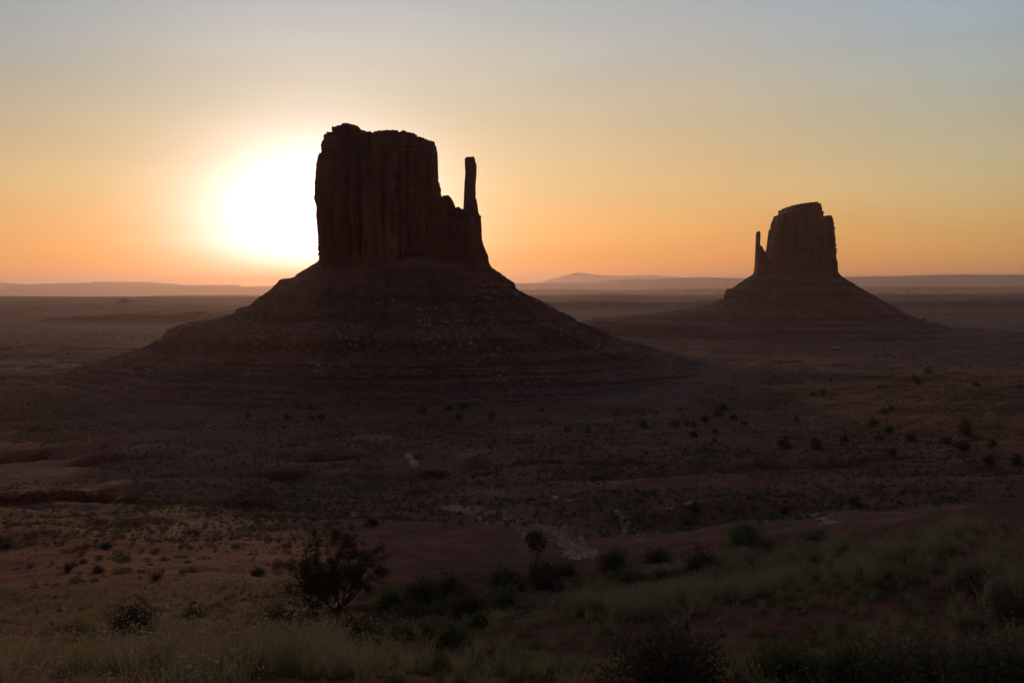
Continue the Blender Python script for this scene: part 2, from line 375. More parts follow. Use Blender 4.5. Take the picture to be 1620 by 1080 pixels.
# ------------------------------------------------------------------ BUTTES
def px2(pts, d):   # [(px,py)] -> x, z arrays
    q = np.array([P(a, b, d) for a, b in pts]); return q[:, 0], q[:, 2]
def cliff(name, parent, left, right, top, d, half, basepy, cols=620, rows=150, amp=5.0, nexp=3.2, seed=0, mtl=None, yoff=0.0, cell=13.0):
    k = 0
    lx, lz = px2(left, d + yoff); rx, rz = px2(right, d + yoff); tx, tz = px2(top, d + yoff - .7 * half)
    lp = np.array(sorted((b_, a_) for a_, b_ in left)); rp = np.array(sorted((b_, a_) for a_, b_ in right)); tp = np.array(top, float)
    o = np.argsort(lz); lx, lz = lx[o], lz[o]; o = np.argsort(rz); rx, rz = rx[o], rz[o]
    zb = P(810, basepy, d)[2]
    th = np.linspace(0, 2 * math.pi, cols, endpoint=False) + .001
    t = np.linspace(0, 1, rows)
    TH, T = np.meshgrid(th, t)
    def sup(c): return np.sign(c) * np.abs(c) ** (2 / nexp)
    cx, sy = sup(np.cos(TH)), sup(np.sin(TH))
    uu = (cx + 1) / 2; half_ = half
    zg = np.linspace(zb, tz.max(), 160); Lg = np.interp(zg, lz, lx); Rg = np.interp(zg, rz, rx)
    xg = np.linspace(tx[0], tx[-1], 260); Tg = np.interp(xg, tx, tz)
    def proj(x_, y_, z_):
        c_, s_ = math.cos(PIT), math.sin(PIT); dep = y_ * c_ - (z_ - CAMZ) * s_; up = y_ * s_ + (z_ - CAMZ) * c_
        return 810 + F * x_ / dep, 540 - F * up / dep
    def capn(x_, y_): return .55 * fbm(x_ / 5, y_ / 9, seed + 2, 3) + .5 * np.sign(pn(x_ / 3.1, y_ / 8, seed + 5)) * np.abs(pn(x_ / 7, y_ / 12, seed + 6)) - .5 * (1 + pn(x_ / 12, y_ / 7, seed)) * np.abs(y_ - d - yoff) / half
    for it in range(5):
        tl = np.interp(Lg[-1] + 1.0, xg, Tg); tr_ = np.interp(Rg[-1] - 1.0, xg, Tg)
        Zl = zb + T * ((1 - uu) * tl + uu * tr_ - zb)
        L = np.interp(Zl, zg, Lg); Rr = np.interp(Zl, zg, Rg)
        xx = (L + Rr) / 2 + (Rr - L) / 2 * cx
        Zc = zb + T * (np.interp(xx, xg, Tg) - zb)
        w0 = Rg[0] - Lg[0]
        hy = half * (np.maximum(Rr - L, 1) / w0) ** .6
        yy = d + yoff + hy * sy
        A = amp
        n1 = pn(xx / cell, yy / cell, Zc / (cell * 9) + seed); n2 = pn(xx / (cell * .36), yy / (cell * .36), Zc / (cell * 5) + seed * 2 + 3)
        n3 = pn(xx / (cell * 2.4), yy / (cell * 2.4), Zc / (cell * 6) + seed + 9); n4 = fbm(xx / 5 * 13 / cell, yy / 5 * 13 / cell, Zc / 7 + seed, 3)
        disp = A * (.9 * n3 + 1.5 * (.28 - np.abs(n1)) * 1.6 + .8 * (.25 - np.abs(n2)) * 1.6 + .22 * n4)
        disp += A * .16 * np.sign(pn(Zc / 7.0, seed + .5, .3)) * sst(.1, .6, pn(xx / 40, yy / 40, Zc / 20 + 5) + .5)
        side = np.abs(np.cos(TH)) ** 6
        disp = disp * (1 - .7 * side)
        xx = xx + disp * np.cos(TH); yy = yy + disp * np.sin(TH)
        zz = Zc + T ** 12 * A * .3 * capn(xx, yy)
        ex, ey, ez = xx[-1], yy[-1], zz[-1]; cxm = ex.mean(); cym = ey.mean(); nring = 14
        caps = []
        for k in range(1, nring):
            s = 1 - k / nring
            x2 = cxm + (ex - cxm) * s; y2 = cym + (ey - cym) * s
            z2 = np.interp(x2, xg, Tg) + A * .3 * capn(x2, y2)
            caps.append(np.stack([x2, y2, z2], -1))
        rowsv = [np.stack([xx, yy, zz], -1)]
        if it == 4: break
        # compare the outline seen from the overlook with the one wanted, and correct it
        allp = np.concatenate([rowsv[0], np.array(caps)], 0); PX, PY = proj(allp[..., 0], allp[..., 1], allp[..., 2])
        bx = np.linspace(tp[0, 0], tp[-1, 0], 130); idx = np.clip(((PX - bx[0]) / (bx[1] - bx[0]) + .5).astype(int), -1, 130)
        got = np.full(130, 1e9); ok = (PX > bx[0]) & (PX < bx[-1]); np.minimum.at(got, np.clip(idx[ok], 0, 129), PY[ok])
        want = np.interp(bx, tp[:, 0], tp[:, 1]); dz = np.where((got < 1e8) & (np.abs(got - want) < 25), (got - want) * d / F, 0)
        dz = np.clip(dz, -4, 4); dz = np.convolve(np.pad(dz, 5, 'edge'), np.ones(11) / 11, 'valid'); xb = (bx - 810) / F * (d + yoff - .7 * half)
        Tg = Tg + .8 * np.interp(xg, xb, dz)
        PXr, PYr = PX[:rows], PY[:rows]; li = PXr.argmin(1); ri = PXr.argmax(1); ar = np.arange(rows)
        dl = (np.interp(PYr[ar, li], lp[:, 0], lp[:, 1]) - PXr[ar, li]) * d / F; dr = (np.interp(PYr[ar, ri], rp[:, 0], rp[:, 1]) - PXr[ar, ri]) * d / F
        zl_ = Zl[ar, li]; zr_ = Zl[ar, ri]
        sm = lambda q_: np.convolve(np.pad(q_, 3, 'edge'), np.ones(7) / 7, 'valid')
        Lg = Lg + .85 * np.interp(zg, zl_, sm(dl)); Rg = Rg + .85 * np.interp(zg, zr_, sm(dr))
        mid = (Lg + Rg) / 2; wd = np.maximum(Rg - Lg, 3.0); Lg, Rg = mid - wd / 2, mid + wd / 2
    allv = np.concatenate([rowsv[0], np.array(caps)], 0)
    nr, nc = allv.shape[:2]
    V = allv.reshape(-1, 3); c = np.array([[cxm, cym, np.interp(cxm, tx, tz)]])
    f = [grid_faces(nr, nc, True), np.array([[(nr - 1) * nc + i, (nr - 1) * nc + (i + 1) % nc, len(V)] for i in range(nc)])]
    me = mesh(name, np.vstack([V, c]), f, mtl or M_cliff, True)
    ob = link(name, me, parent)
    return ob
def talus(name, parent, left, right, front, d, cpx, seed=0, cols=1000, rows=300, amp=7.0, ledges=(), cell=1.0):
    """left/right: silhouette points; front: [(z, radius)]"""
    cx = P(cpx, 500, d)[0]
    lx, lz = px2(left, d); rx, rz = px2(right, d)
    zt = max(lz.max(), rz.max()); zb = min(p[0] for p in front)
    o = np.argsort(lz); lr = np.interp; fl = np.array(sorted(front))
    z = np.linspace(zb, zt, rows)
    # more rows where there are ledges: plain spacing is enough here
    RL = .975 * (cx - np.interp(z, lz[o], lx[o])); o2 = np.argsort(rz); RRt = np.interp(z, rz[o2], rx[o2]) - cx; RF = np.interp(z, fl[:, 0], fl[:, 1])
    th = np.linspace(0, 2 * math.pi, cols, endpoint=False)
    TH, Zg = np.meshgrid(th, z)
    c, s = np.cos(TH), np.sin(TH)
    # make the silhouette radius apply a bit towards the camera too (the outline is the near limb)
    rx_ = np.where(c > 0, RRt[:, None], RL[:, None]); ry_ = RF[:, None]
    r = 1 / np.sqrt((c / rx_) ** 2 + (s / ry_) ** 2)
    wx, wy = r * c, r * s
    wob = 3.2 * pn(wx / 60, wy / 60, seed + 1) + 2 * pn(wx / 22, wy / 22, seed + 2)
    for (zl, hh, out_) in ledges:
        q = (Zg - zl + wob) / hh           # 0..1 within the cliff of a ledge
        m = (.45 + .55 * sst(-.15, .2, pn(wx / 90 + zl, wy / 90, seed + zl))) * (1 - .9 * sst(-.1, .4, c))
        r = r + out_ * m * (sst(-.1, .12, 1 - np.clip(q, 0, 3)) * np.exp(-np.clip(-q, 0, 9) * .9) ) * 1.0
        r = r - out_ * .35 * m * np.exp(-((q - 1.5) / .8) ** 2)
    frac = np.clip((Zg - zb) / (zt - zb), 0, 1)
    gul = np.abs(pn(c * 9 + 3, s * 9, Zg / 160 + seed)); g2 = np.abs(pn(c * 24, s * 24, Zg / 60 + seed + 4))
    env = np.sin(np.clip(frac * 1.05, 0, 1) * math.pi) ** .6
    r = r + amp * env * (1.5 * (.25 - gul) + .8 * (.25 - g2)) * (1 - .35 * np.abs(c) ** 4)
    r = r + 4.6 * fbm(wx / 16, wy / 16, Zg / 16 + seed, 4, .6) + 5 * pn(c * 3.3 + seed, s * 3.3, Zg / 90) + 1.5 * pn(wx / 3.4, wy / 3.4, Zg / 3.4)
    # fine bedding of the lower slope
    bed = 1 - sst(.10, .30, frac)
    q = Zg / 4.4 + .5 * pn(wx / 120, wy / 120, seed + 8); fq = q - np.floor(q)
    r = r + bed * 7.0 * (sst(.3, .8, fq) * -1 + fq)
    xx, yy = cx + r * c, d + r * s
    zz = Zg + .8 * pn(xx / 7, yy / 7, seed)
    V = np.stack([xx, yy, zz], -1)
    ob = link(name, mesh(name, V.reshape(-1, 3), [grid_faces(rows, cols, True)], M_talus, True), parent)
    return V, ob
def blob_template(n=1, seed=0):
    """an angular rock"""
    r = random.Random(seed); import bmesh
    bm = bmesh.new(); bmesh.ops.create_icosphere(bm, subdivisions=n, radius=1)
    for v in bm.verts:
        p = v.co; k = 1 + .35 * float(pn(p.x * 1.3 + seed, p.y * 1.3, p.z * 1.3)) + r.uniform(-.12, .12)
        v.co = p * k
    for i in range(3):
        nrm = Vector((r.uniform(-1, 1), r.uniform(-1, 1), r.uniform(-.3, 1))).normalized(); dd = r.uniform(.55, .8)
        for v in bm.verts:
            e = v.co.dot(nrm) - dd
            if e > 0: v.co -= nrm * e
    bm.verts.ensure_lookup_table()
    V = np.array([v.co[:] for v in bm.verts]); Fc = np.array([[v.index for v in f.verts] for f in bm.faces]); bm.free()
    V[:, 2] *= .75
    return V, Fc
ROCKS = [blob_template(1, i) for i in range(6)]
ROCKS2 = [blob_template(3, 20 + i) for i in range(6)]
def scatter_mesh(name, temps, pts, scl, mtl, rot=None, smooth=False, parent=None, zrot_only=False, aniso=None):
    """join many transformed copies of small templates in one mesh (only used for stuff)"""
    Vs, Fs = [], {}; off = 0; pts = np.asarray(pts)
    which = rng.integers(0, len(temps), len(pts))
    for k, (tv, *tfs) in enumerate(temps):
        ii = np.where(which == k)[0]
        if not len(ii): continue
        a = rng.uniform(0, 2 * math.pi, len(ii)); ca, sa = np.cos(a), np.sin(a)
        sc = np.asarray(scl)[ii]; sc = sc[:, None] * np.ones((1, 3)) if sc.ndim == 1 else sc
        v = tv[None] * sc[:, None, :]
        x = v[..., 0] * ca[:, None] - v[..., 1] * sa[:, None]; y = v[..., 0] * sa[:, None] + v[..., 1] * ca[:, None]
        v = np.stack([x, y, v[..., 2]], -1) + pts[ii][:, None, :]
        Vs.append(v.reshape(-1, 3))
        for tf in tfs:
            f = tf[None] + (off + np.arange(len(ii)) * len(tv))[:, None, None]
            Fs.setdefault(tf.shape[1], []).append(f.reshape(-1, tf.shape[1]))
        off += len(ii) * len(tv)
    fl = [np.concatenate(v) for v in Fs.values()]
    return link(name, mesh(name, np.concatenate(Vs), fl, mtl, smooth), parent)
def rubble(parent, V, zlo, zhi, n, smin, smax, seedcol=None):
    """boulders lying on a talus slope, on the camera's side and round the flanks"""
    f = V.reshape(-1, 3); m = np.where((V[..., 2] > zlo) & (V[..., 2] < zhi))
    keep = rng.integers(0, len(m[0]), n * 3); i, j = m[0][keep], m[1][keep]
    dens = pn(V[i, j, 0] / 70, V[i, j, 1] / 70, V[i, j, 2] / 40) + .35 * rng.random(len(i)); o = np.argsort(-dens)[:n]
    p = V[i[o], j[o]] + np.array([0, 0, -.2]); s = smin + (smax - smin) * rng.random(n) ** 4
    sc = np.stack([s * rng.uniform(.8, 1.5, n), s * rng.uniform(.8, 1.3, n), s * rng.uniform(.6, 1.1, n)], -1)
    ob = scatter_mesh('boulders', ROCKS, p, sc, M_bould, parent=parent); tag(ob, kind='stuff'); return ob

# west butte
D1 = 1300
wb = empty('butte', P(640, 600, D1)); wb.location = (0, 0, 0)
tag(wb, 'large dark sandstone butte with a thin rock spire on its right, hiding the sun', 'butte')
topW = [(480, 214), (509, 213.5), (512, 212.5), (517.5, 207.5), (527.5, 203.8), (533, 201), (535, 197.5), (545, 194.5), (560, 197), (566, 199), (571.3, 203.8), (572.5, 206.3), (590, 208.8), (600, 207), (612.5, 205),
        (630, 206.5), (645, 208), (655, 211), (668.8, 218.8), (683.8, 221.3), (688.8, 227.5), (692, 228.5), (720, 229)]
leftW = [(512, 212), (512, 220), (508, 226), (507.5, 241), (502.5, 246), (500, 265), (497.5, 292.5), (497, 317.5), (500, 322.5), (501, 350), (502.5, 375), (503.8, 402.5), (505, 430)]
rightW = [(688, 226), (690.8, 235), (692.5, 245), (693, 270), (694.5, 290), (697.5, 300), (698, 311), (702, 350), (705, 400), (708, 430)]
cliff('cliff_block', wb, leftW, rightW, topW, D1, 72, 432, amp=9.5, seed=1.3, rows=190, cols=900, cell=15)
cliff('cliff_shoulder', wb, [(680, 300), (678, 330), (672, 380), (668, 430)], [(734, 330), (738, 336), (748, 345), (758, 380), (762, 430)],
      [(660, 311), (698, 311), (703.8, 308.8), (712.5, 310), (715.8, 315), (716.8, 323.8), (725, 327.5), (731, 330.5), (745, 331), (770, 332)], D1, 55, 432, cols=480, rows=120, amp=5.5, seed=4.1, yoff=-6)
cliff('rock_spire', wb, [(737.5, 248), (735, 255), (736, 275), (734.5, 295), (733, 330), (732, 345), (728, 380), (720, 432)],
      [(750, 248), (750.8, 255), (750, 259.5), (754.5, 262.5), (753.8, 277.5), (752.5, 295), (753, 320), (756, 326), (756.8, 337.5), (760.8, 341), (762, 360), (762.5, 377.5), (765, 387.5), (768, 395), (772.5, 405), (774, 420), (776, 432)],
      [(730, 252), (735, 250), (737.5, 248.3), (750, 247.8), (756, 252)], D1, 24, 432, cols=300, rows=160, amp=1.9, nexp=2.5, seed=7.7, yoff=4, cell=9)
leftT = [(512, 405), (503, 413), (480, 427), (462, 438), (453, 442), (450, 448), (425, 462), (404, 475), (380, 490), (355, 502), (325, 508), (308, 509), (300, 515), (280, 527), (258, 536), (250, 541), (215, 553), (180, 563), (150, 572), (135, 577), (128, 584), (110, 590), (105, 596), (80, 604), (75, 612), (20, 622), (-90, 632), (-160, 645)]
rightT = [(768, 405), (775, 422), (790, 432), (810, 447), (814, 457), (832, 467), (850, 475), (865, 484), (880, 491), (898, 500), (904, 507), (925, 514), (945, 523), (960, 531), (985, 539), (1010, 544), (1050, 556), (1085, 567), (1120, 576), (1200, 584), (1290, 594), (1380, 603), (1450, 614), (1510, 628), (1540, 645)]
frontT = [(157, 60), (150, 72), (122, 128), (95, 178), (70, 232), (62, 250), (48, 268), (38, 293), (26, 318), (20, 345), (10, 380), (3, 430), (-4, 500), (-12, 570)]
VW, _ = talus('talus_slope', wb, leftT, rightT, frontT, D1, 640, seed=2.2, cols=1500, rows=360, amp=15, ledges=((120, 6, 8), (62, 15, 13), (88, 4, 6), (36, 4, 7), (24, 3, 6)))
rubble(wb, VW, 20, 120, 2600, .7, 3.2)
rubble(wb, VW, 62, 82, 1500, 1.0, 3.0)

# east butte
D2 = 2500
eb = empty('butte', (0, 0, 0)); tag(eb, 'smaller distant sandstone butte with a slim rock spire on its left side', 'butte')
topE = [(1195, 343), (1221, 343), (1227, 342.5), (1237, 339.8), (1238, 331.5), (1252.5, 328), (1254.3, 324.3), (1262, 323), (1272.8, 321), (1292.6, 319.3), (1296.3, 324.7), (1300, 327), (1301, 339), (1317.8, 341.5), (1340, 342)]
cliff('cliff_block', eb, [(1224, 343), (1221, 350.6), (1216, 364), (1213.6, 381.5), (1211.6, 395), (1206, 415), (1202, 450)], [(1317, 341), (1319.3, 354.3), (1321.7, 366.7), (1323, 386), (1325, 411), (1326.7, 437), (1328, 450)],
      topE, D2, 85, 448, cols=600, rows=150, amp=10.0, seed=11.3)
cliff('rock_spire', eb, [(1197.3, 366), (1195.8, 370), (1194.6, 398.8), (1193.3, 423.5), (1191.4, 434.6), (1190, 450)], [(1201.6, 366), (1203.4, 370), (1202.5, 389), (1206, 393), (1210, 396.8), (1214, 410), (1216, 450)],
      [(1186, 366.6), (1198, 366.2), (1199.3, 365.8), (1201, 366.5), (1220, 366.8)], D2, 30, 448, cols=220, rows=110, amp=2.2, nexp=2.4, seed=13.1)
leftTE = [(1195, 429), (1191, 434.6), (1180, 441), (1164, 452), (1155.6, 456), (1147, 465), (1145.7, 471.6), (1132, 477), (1117, 484.7), (1100, 488), (1050, 494), (990, 499), (930, 505), (900, 512), (880, 530)]
rightTE = [(1322, 430), (1328, 438), (1343, 447), (1358, 456.8), (1381.5, 470.4), (1392, 477), (1403.7, 484), (1421, 495), (1440.7, 502.5), (1465.4, 509), (1485, 516), (1560, 520), (1640, 526), (1700, 533)]
frontTE = [(150, 70), (140, 90), (108, 140), (85, 185), (62, 235), (52, 250), (40, 268), (30, 300), (24, 330), (15, 370), (5, 410), (-10, 450)]
VE, _ = talus('talus_slope', eb, leftTE, rightTE, frontTE, D2, 1262, seed=5.2, cols=800, rows=230, amp=8, ledges=((100, 5, 7), (60, 8, 9), (30, 4, 8)))
rubble(eb, VE, 20, 120, 900, 1.2, 4.0)
# ------------------------------------------------------------------ distant mesas, hills
def ridge(name, pts, d, thick, basez=None, talus_w=None, rough=4.0, n=2400, m=M_mesa, label=None, cliff_f=.45, kind='structure', cat=None, seed=0.0):
    """a long landform: crest traced left to right, real depth behind it, stepped slope in front"""
    basez = (-8.0 if d < 9000 else -260 if d < 15000 else -620.) if basez is None else basez
    pts = np.array(pts, float); px = np.linspace(pts[0, 0], pts[-1, 0], n); py = np.interp(px, pts[:, 0], pts[:, 1])
    cr = np.array([P(a, b, d) for a, b in zip(px, py)])
    x, z = cr[:, 0], cr[:, 2]
    rough = rough * (1 if d < 15000 else d / 15000); z = z + rough * (fbm(x / (d * .012), 0, seed, 5, .6) * .8 + .5 * np.sign(pn(x / (d * .006), 1.5, seed)) * np.abs(pn(x / (d * .02), 3.5, seed)))
    hgt = np.maximum(z - basez, 1)
    tw = talus_w or hgt.max() * 2.2
    wig = tw * .5 * fbm(x / (d * .03), 3.3, seed, 4) + tw * .07 * pn(x / (d * .004), 2, seed)
    rows = []
    for (fy, fz) in ((-1.35, -.0), (-1.0, .12), (-.55, .34), (-.28, 1 - cliff_f), (-.2, 1 - cliff_f * .55), (-.17, 1 - cliff_f * .45), (-.12, .985), (0, 1.0)):
        rows.append(np.stack([x, d + fy * tw + wig * (1 - max(0, fy + .5)), basez + hgt * fz], -1))
    for (fy, fz) in ((.5, 1.0), (.94, .995), (1.0, .5), (1.12, 0)):
        rows.append(np.stack([x, d + fy * thick + wig * .3, basez + hgt * fz], -1))
    V = np.array(rows)
    # close the two ends
    for e, sgn in ((0, -1), (-1, 1)):
        pass
    me = mesh(name, V.reshape(-1, 3), [grid_faces(V.shape[0], n)], m, False)
    o = link(name, me); tag(o, label, cat, None, kind); return o
ridge('hills', [(-400, 450), (-120, 446), (0, 456), (15, 451), (50, 449), (140, 447), (152, 445.6), (168, 447), (205, 449.5), (215, 451), (285, 453), (292, 451), (312, 451), (320, 454), (420, 456), (560, 458), (700, 459)], 45000, 7000, talus_w=3500, rough=3, label='long pale flat-topped mesa on the left horizon', seed=1)
ridge('hills', [(330, 458), (400, 452.5), (560, 452), (700, 451), (900, 453)], 52000, 6000, talus_w=3000, rough=3, label='faint low horizon ridge behind the large butte', seed=2)
ridge('hills', [(780, 450), (860, 447), (868, 443), (895, 436), (912, 431.5), (921, 431.5), (932, 433.5), (950, 435), (975, 436), (1000, 436.5), (1030, 435), (1060, 437.5), (1100, 440), (1200, 446)], 66000, 5000, talus_w=3500, rough=6, cliff_f=.1, label='faintest far mountain ridge between the two buttes', seed=3)
ridge('hills', [(780, 448.5), (850, 447.5), (900, 447.5), (968, 447.5), (973, 444), (980, 442.5), (996, 443), (1000, 444.5), (1004, 441.5), (1012, 440.5), (1016, 442.5), (1030, 443), (1035, 441.5), (1052, 441), (1060, 440.2), (1110, 438.5), (1180, 440), (1330, 437.5), (1352, 439), (1395, 436.5), (1440, 438.5), (1490, 435.5), (1530, 434), (1560, 434.5), (1700, 434), (1900, 430), (2200, 440)], 40000, 7000, talus_w=2600, rough=3.5, label='long mesa rim on the right horizon behind the smaller butte', seed=4)
ridge('hills', [(800, 459), (900, 458), (1000, 460), (1100, 457), (1340, 456), (1430, 453), (1620, 455), (1900, 452)], 22000, 3500, talus_w=1500, rough=3, cliff_f=.3, label='low bench of hazy plain below the right horizon mesa', seed=5)
ridge('hills', [(820, 470), (900, 470), (990, 468), (1100, 470), (1340, 469), (1500, 467), (1620, 468), (1900, 466)], 7400, 1500, talus_w=450, rough=3, cliff_f=.3, label='second low bench of hazy plain on the right', seed=6)
ridge('hills', [(840, 479), (880, 477.5), (940, 475.5), (956, 474.5), (975, 477), (1060, 478), (1130, 475), (1180, 474), (1320, 475), (1420, 477), (1620, 474), (1900, 473)], 4900, 1000, talus_w=300, rough=2.5, cliff_f=.2, label='dark low hill line between the two buttes', seed=7)
ridge('hills', [(-300, 470), (0, 473), (60, 473), (110, 473.5), (170, 470.5), (300, 470), (400, 471.5), (520, 472)], 12500, 2500, talus_w=700, rough=2, cliff_f=.3, label='pale plain step below the left horizon mesa', seed=8)
ridge('hills', [(-300, 480), (0, 482), (100, 481.5), (280, 480.5), (330, 481), (380, 483), (460, 486)], 5200, 1400, talus_w=300, rough=2, cliff_f=.3, label='dark edge of the left plain in front of a cone hill', seed=9)
ridge('hills', [(80, 502), (130, 499), (175, 498), (195, 495.5), (225, 495), (250, 496.5), (300, 493), (345, 492), (365, 496), (400, 502)], 3300, 500, talus_w=200, rough=2.5, cliff_f=.15, label='low dark hill behind the left foot of the large butte', seed=10)
# pointed cone hill and small flat mesa out on the left plain
def cone_hill(name, pts, d, label, seed):
    px_ = np.array(pts, float); n = 60; rows = []
    q = np.array([P(a, b, d) for a, b in pts]); xm = q[len(q) // 2, 0]
    zs = np.linspace(P(100, 484, d)[2], q[:, 2].max(), 40)
    li = q[:len(q) // 2 + 1]; ri = q[len(q) // 2:][::-1]
    L = xm - np.interp(zs, li[:, 2], li[:, 0]); Rr = np.interp(zs, ri[:, 2], ri[:, 0]) - xm
    th = np.linspace(0, 2 * math.pi, n, endpoint=False)
    for z, a, b in zip(zs, L, Rr):
        r = np.where(np.cos(th) > 0, max(b, 1.5), max(a, 1.5)); r = r * (1 + .12 * pn(np.cos(th) * 3, np.sin(th) * 3, z / 30 + seed))
        rows.append(np.stack([xm + r * np.cos(th), d + r * np.sin(th), np.full(n, z)], -1))
    V = np.array(rows).reshape(-1, 3)
    f = [grid_faces(40, n, True), np.array([[39 * n + i, 39 * n + (i + 1) % n, len(V)] for i in range(n)])]
    o = link(name, mesh(name, np.vstack([V, [[xm, d, zs[-1]]]]), f, M_mesa, True)); tag(o, label, 'butte')
cone_hill('cone_butte', [(172, 484), (180, 480), (190, 475), (196, 471), (197.5, 470.3), (199, 472), (207, 475), (216, 480), (228, 484)], 5650, 'tiny pointed cone butte standing on the hazy left plain', 1)
cone_hill('mesa', [(236, 484), (239, 480), (244, 478.5), (254, 478), (255, 478), (262, 478), (267, 479), (272, 481), (276, 484)], 5900, 'tiny low flat mesa just right of the cone butte', 2)

# ------------------------------------------------------------------ plants: templates
def leaves(n, size, fn, seed, up=.3, asp=2.2):
    """n leaf-sized quads at points of fn(r)"""
    r = np.random.default_rng(seed); p = fn(r, n)
    a = r.normal(size=(n, 3)); a[:, 2] = np.abs(a[:, 2]) + up; a /= np.linalg.norm(a, axis=1)[:, None]
    b = np.cross(a, r.normal(size=(n, 3))); b /= np.linalg.norm(b, axis=1)[:, None]
    s = size * r.uniform(.6, 1.4, (n, 1))
    V = np.stack([p - b * s * .5 / asp * .6, p + a * s * .45 - b * s * .5 / asp, p + a * s, p + a * s * .45 + b * s * .5 / asp], 1).reshape(-1, 3)
    return V, np.arange(4 * n).reshape(-1, 4)
def dome(w=1.0, h=.7, shell=.45, lump=.35, seed=0, flatb=.0):
    def fn(r, n):
        v = r.normal(size=(n, 3)); v[:, 2] = np.abs(v[:, 2]); v /= np.linalg.norm(v, axis=1)[:, None]
        k = (shell + (1 - shell) * r.random(n) ** .5)
        k = k * (1 + lump * pn(v[:, 0] * 2.6 + seed, v[:, 1] * 2.6, v[:, 2] * 2.6) * 1.6)
        return v * k[:, None] * np.array([w / 2, w / 2, h]) + np.array([0, 0, flatb])
    return fn
def tube(path, rad, sides=4):
    path = np.asarray(path, float); n = len(path); rad = np.asarray(rad, float) * np.ones(n)
    t = np.gradient(path, axis=0); t /= np.linalg.norm(t, axis=1)[:, None] + 1e-9
    up = np.where(np.abs(t[:, 2:3]) > .9, [[1., 0, 0]], [[0., 0, 1.]])
    a = np.cross(t, up); a /= np.linalg.norm(a, axis=1)[:, None] + 1e-9; b = np.cross(t, a)
    th = np.linspace(0, 2 * math.pi, sides, endpoint=False)
    V = path[:, None] + rad[:, None, None] * (a[:, None] * np.cos(th)[None, :, None] + b[:, None] * np.sin(th)[None, :, None])
    return V.reshape(-1, 3), grid_faces(n, sides, True)
def joinp(parts):
    V, Fq, off = [], [], 0
    for v, f in parts: V.append(v); Fq.append(f + off); off += len(v)
    return np.concatenate(V), np.concatenate(Fq)
def stems(n, w, h, rad, seed, spread=1.0, bend=.25, seg=5):
    r = np.random.default_rng(seed); out = []
    for i in range(n):
        a = r.uniform(0, 2 * math.pi); rr_ = r.random() ** .6 * w / 2 * spread; hh = h * r.uniform(.55, 1) * (1 - .35 * (rr_ / (w / 2)) ** 2)
        t = np.linspace(0, 1, seg)[:, None]
        end = np.array([math.cos(a) * rr_, math.sin(a) * rr_, hh]); start = np.array([math.cos(a), math.sin(a), 0]) * .06 * w * r.random()
        p = start + (end - start) * t + np.array([math.cos(a), math.sin(a), 0]) * (np.sin(t * 3.14) * bend * rr_ * .5) + r.normal(size=(seg, 3)) * .018 * h * t
        out.append(tube(p, rad * (1.1 - .85 * t[:, 0]), 3))
    return joinp(out)
def blades(n, w, h, width, seed, droop=.35, seg=4, lean=.35, heads=0):
    """a tuft of grass: tapering curved blades, some with drooping seed heads"""
    r = np.random.default_rng(seed); parts = []; heads_p = []
    for i in range(n):
        a = r.uniform(0, 2 * math.pi); r0 = w * .5 * r.random() ** .7 * .55; hh = h * r.uniform(.45, 1.05); ln = lean * r.random() ** .8 * hh
        t = np.linspace(0, 1, seg)
        dx = r0 + ln * t ** 1.6 + droop * hh * .5 * t ** 4
        zz = hh * (t - droop * .35 * t ** 4)
        c = np.array([math.cos(a), math.sin(a)]); b = a + r.uniform(-.6, .6); c2 = np.array([math.cos(b), math.sin(b)])
        cx = c[0] * r0 + c2[0] * (dx - r0); cy = c[1] * r0 + c2[1] * (dx - r0)
        f = r.uniform(0, 3.14); side = np.array([math.cos(f), math.sin(f), 0]) * width
        ctr = np.stack([cx, cy, zz], -1); wv = (1 - t ** 2 * .85)[:, None]
        V = np.stack([ctr - side * wv, ctr + side * wv], 1).reshape(-1, 3)
        k = np.arange(seg - 1) * 2; parts.append((V, np.stack([k, k + 1, k + 3, k + 2], -1)))
        if r.random() < heads: heads_p.append((ctr[-1], c2))
    if heads_p:
        for (p, c2) in heads_p:
            m = 5; q = p + r.normal(size=(m, 3)) * h * .045 + np.array([c2[0] * .03, c2[1] * .03, -.01])
            v, f = leaves(m, h * .05, lambda rr2, n_: q, int(r.integers(1e6)), up=-.2, asp=1.6); parts.append((v, f))
    return joinp(parts)
def visible_pts(n, dmin, dmax, azmax=R(33), power=1.0):
    """random ground points between two distances, even per ground area"""
    d = np.sqrt(rng.uniform(dmin ** 2, dmax ** 2, n)) if power == 1 else dmin * (dmax / dmin) ** rng.random(n)
    a = rng.uniform(-azmax, azmax, n)
    x, y = d * np.sin(a), d * np.cos(a)
    z = height(x, y)
    px = 810 + F * x / y; py = 447 + F * (CAMZ - z) / y
    return np.stack([x, y, z - .02], -1), px, py, d

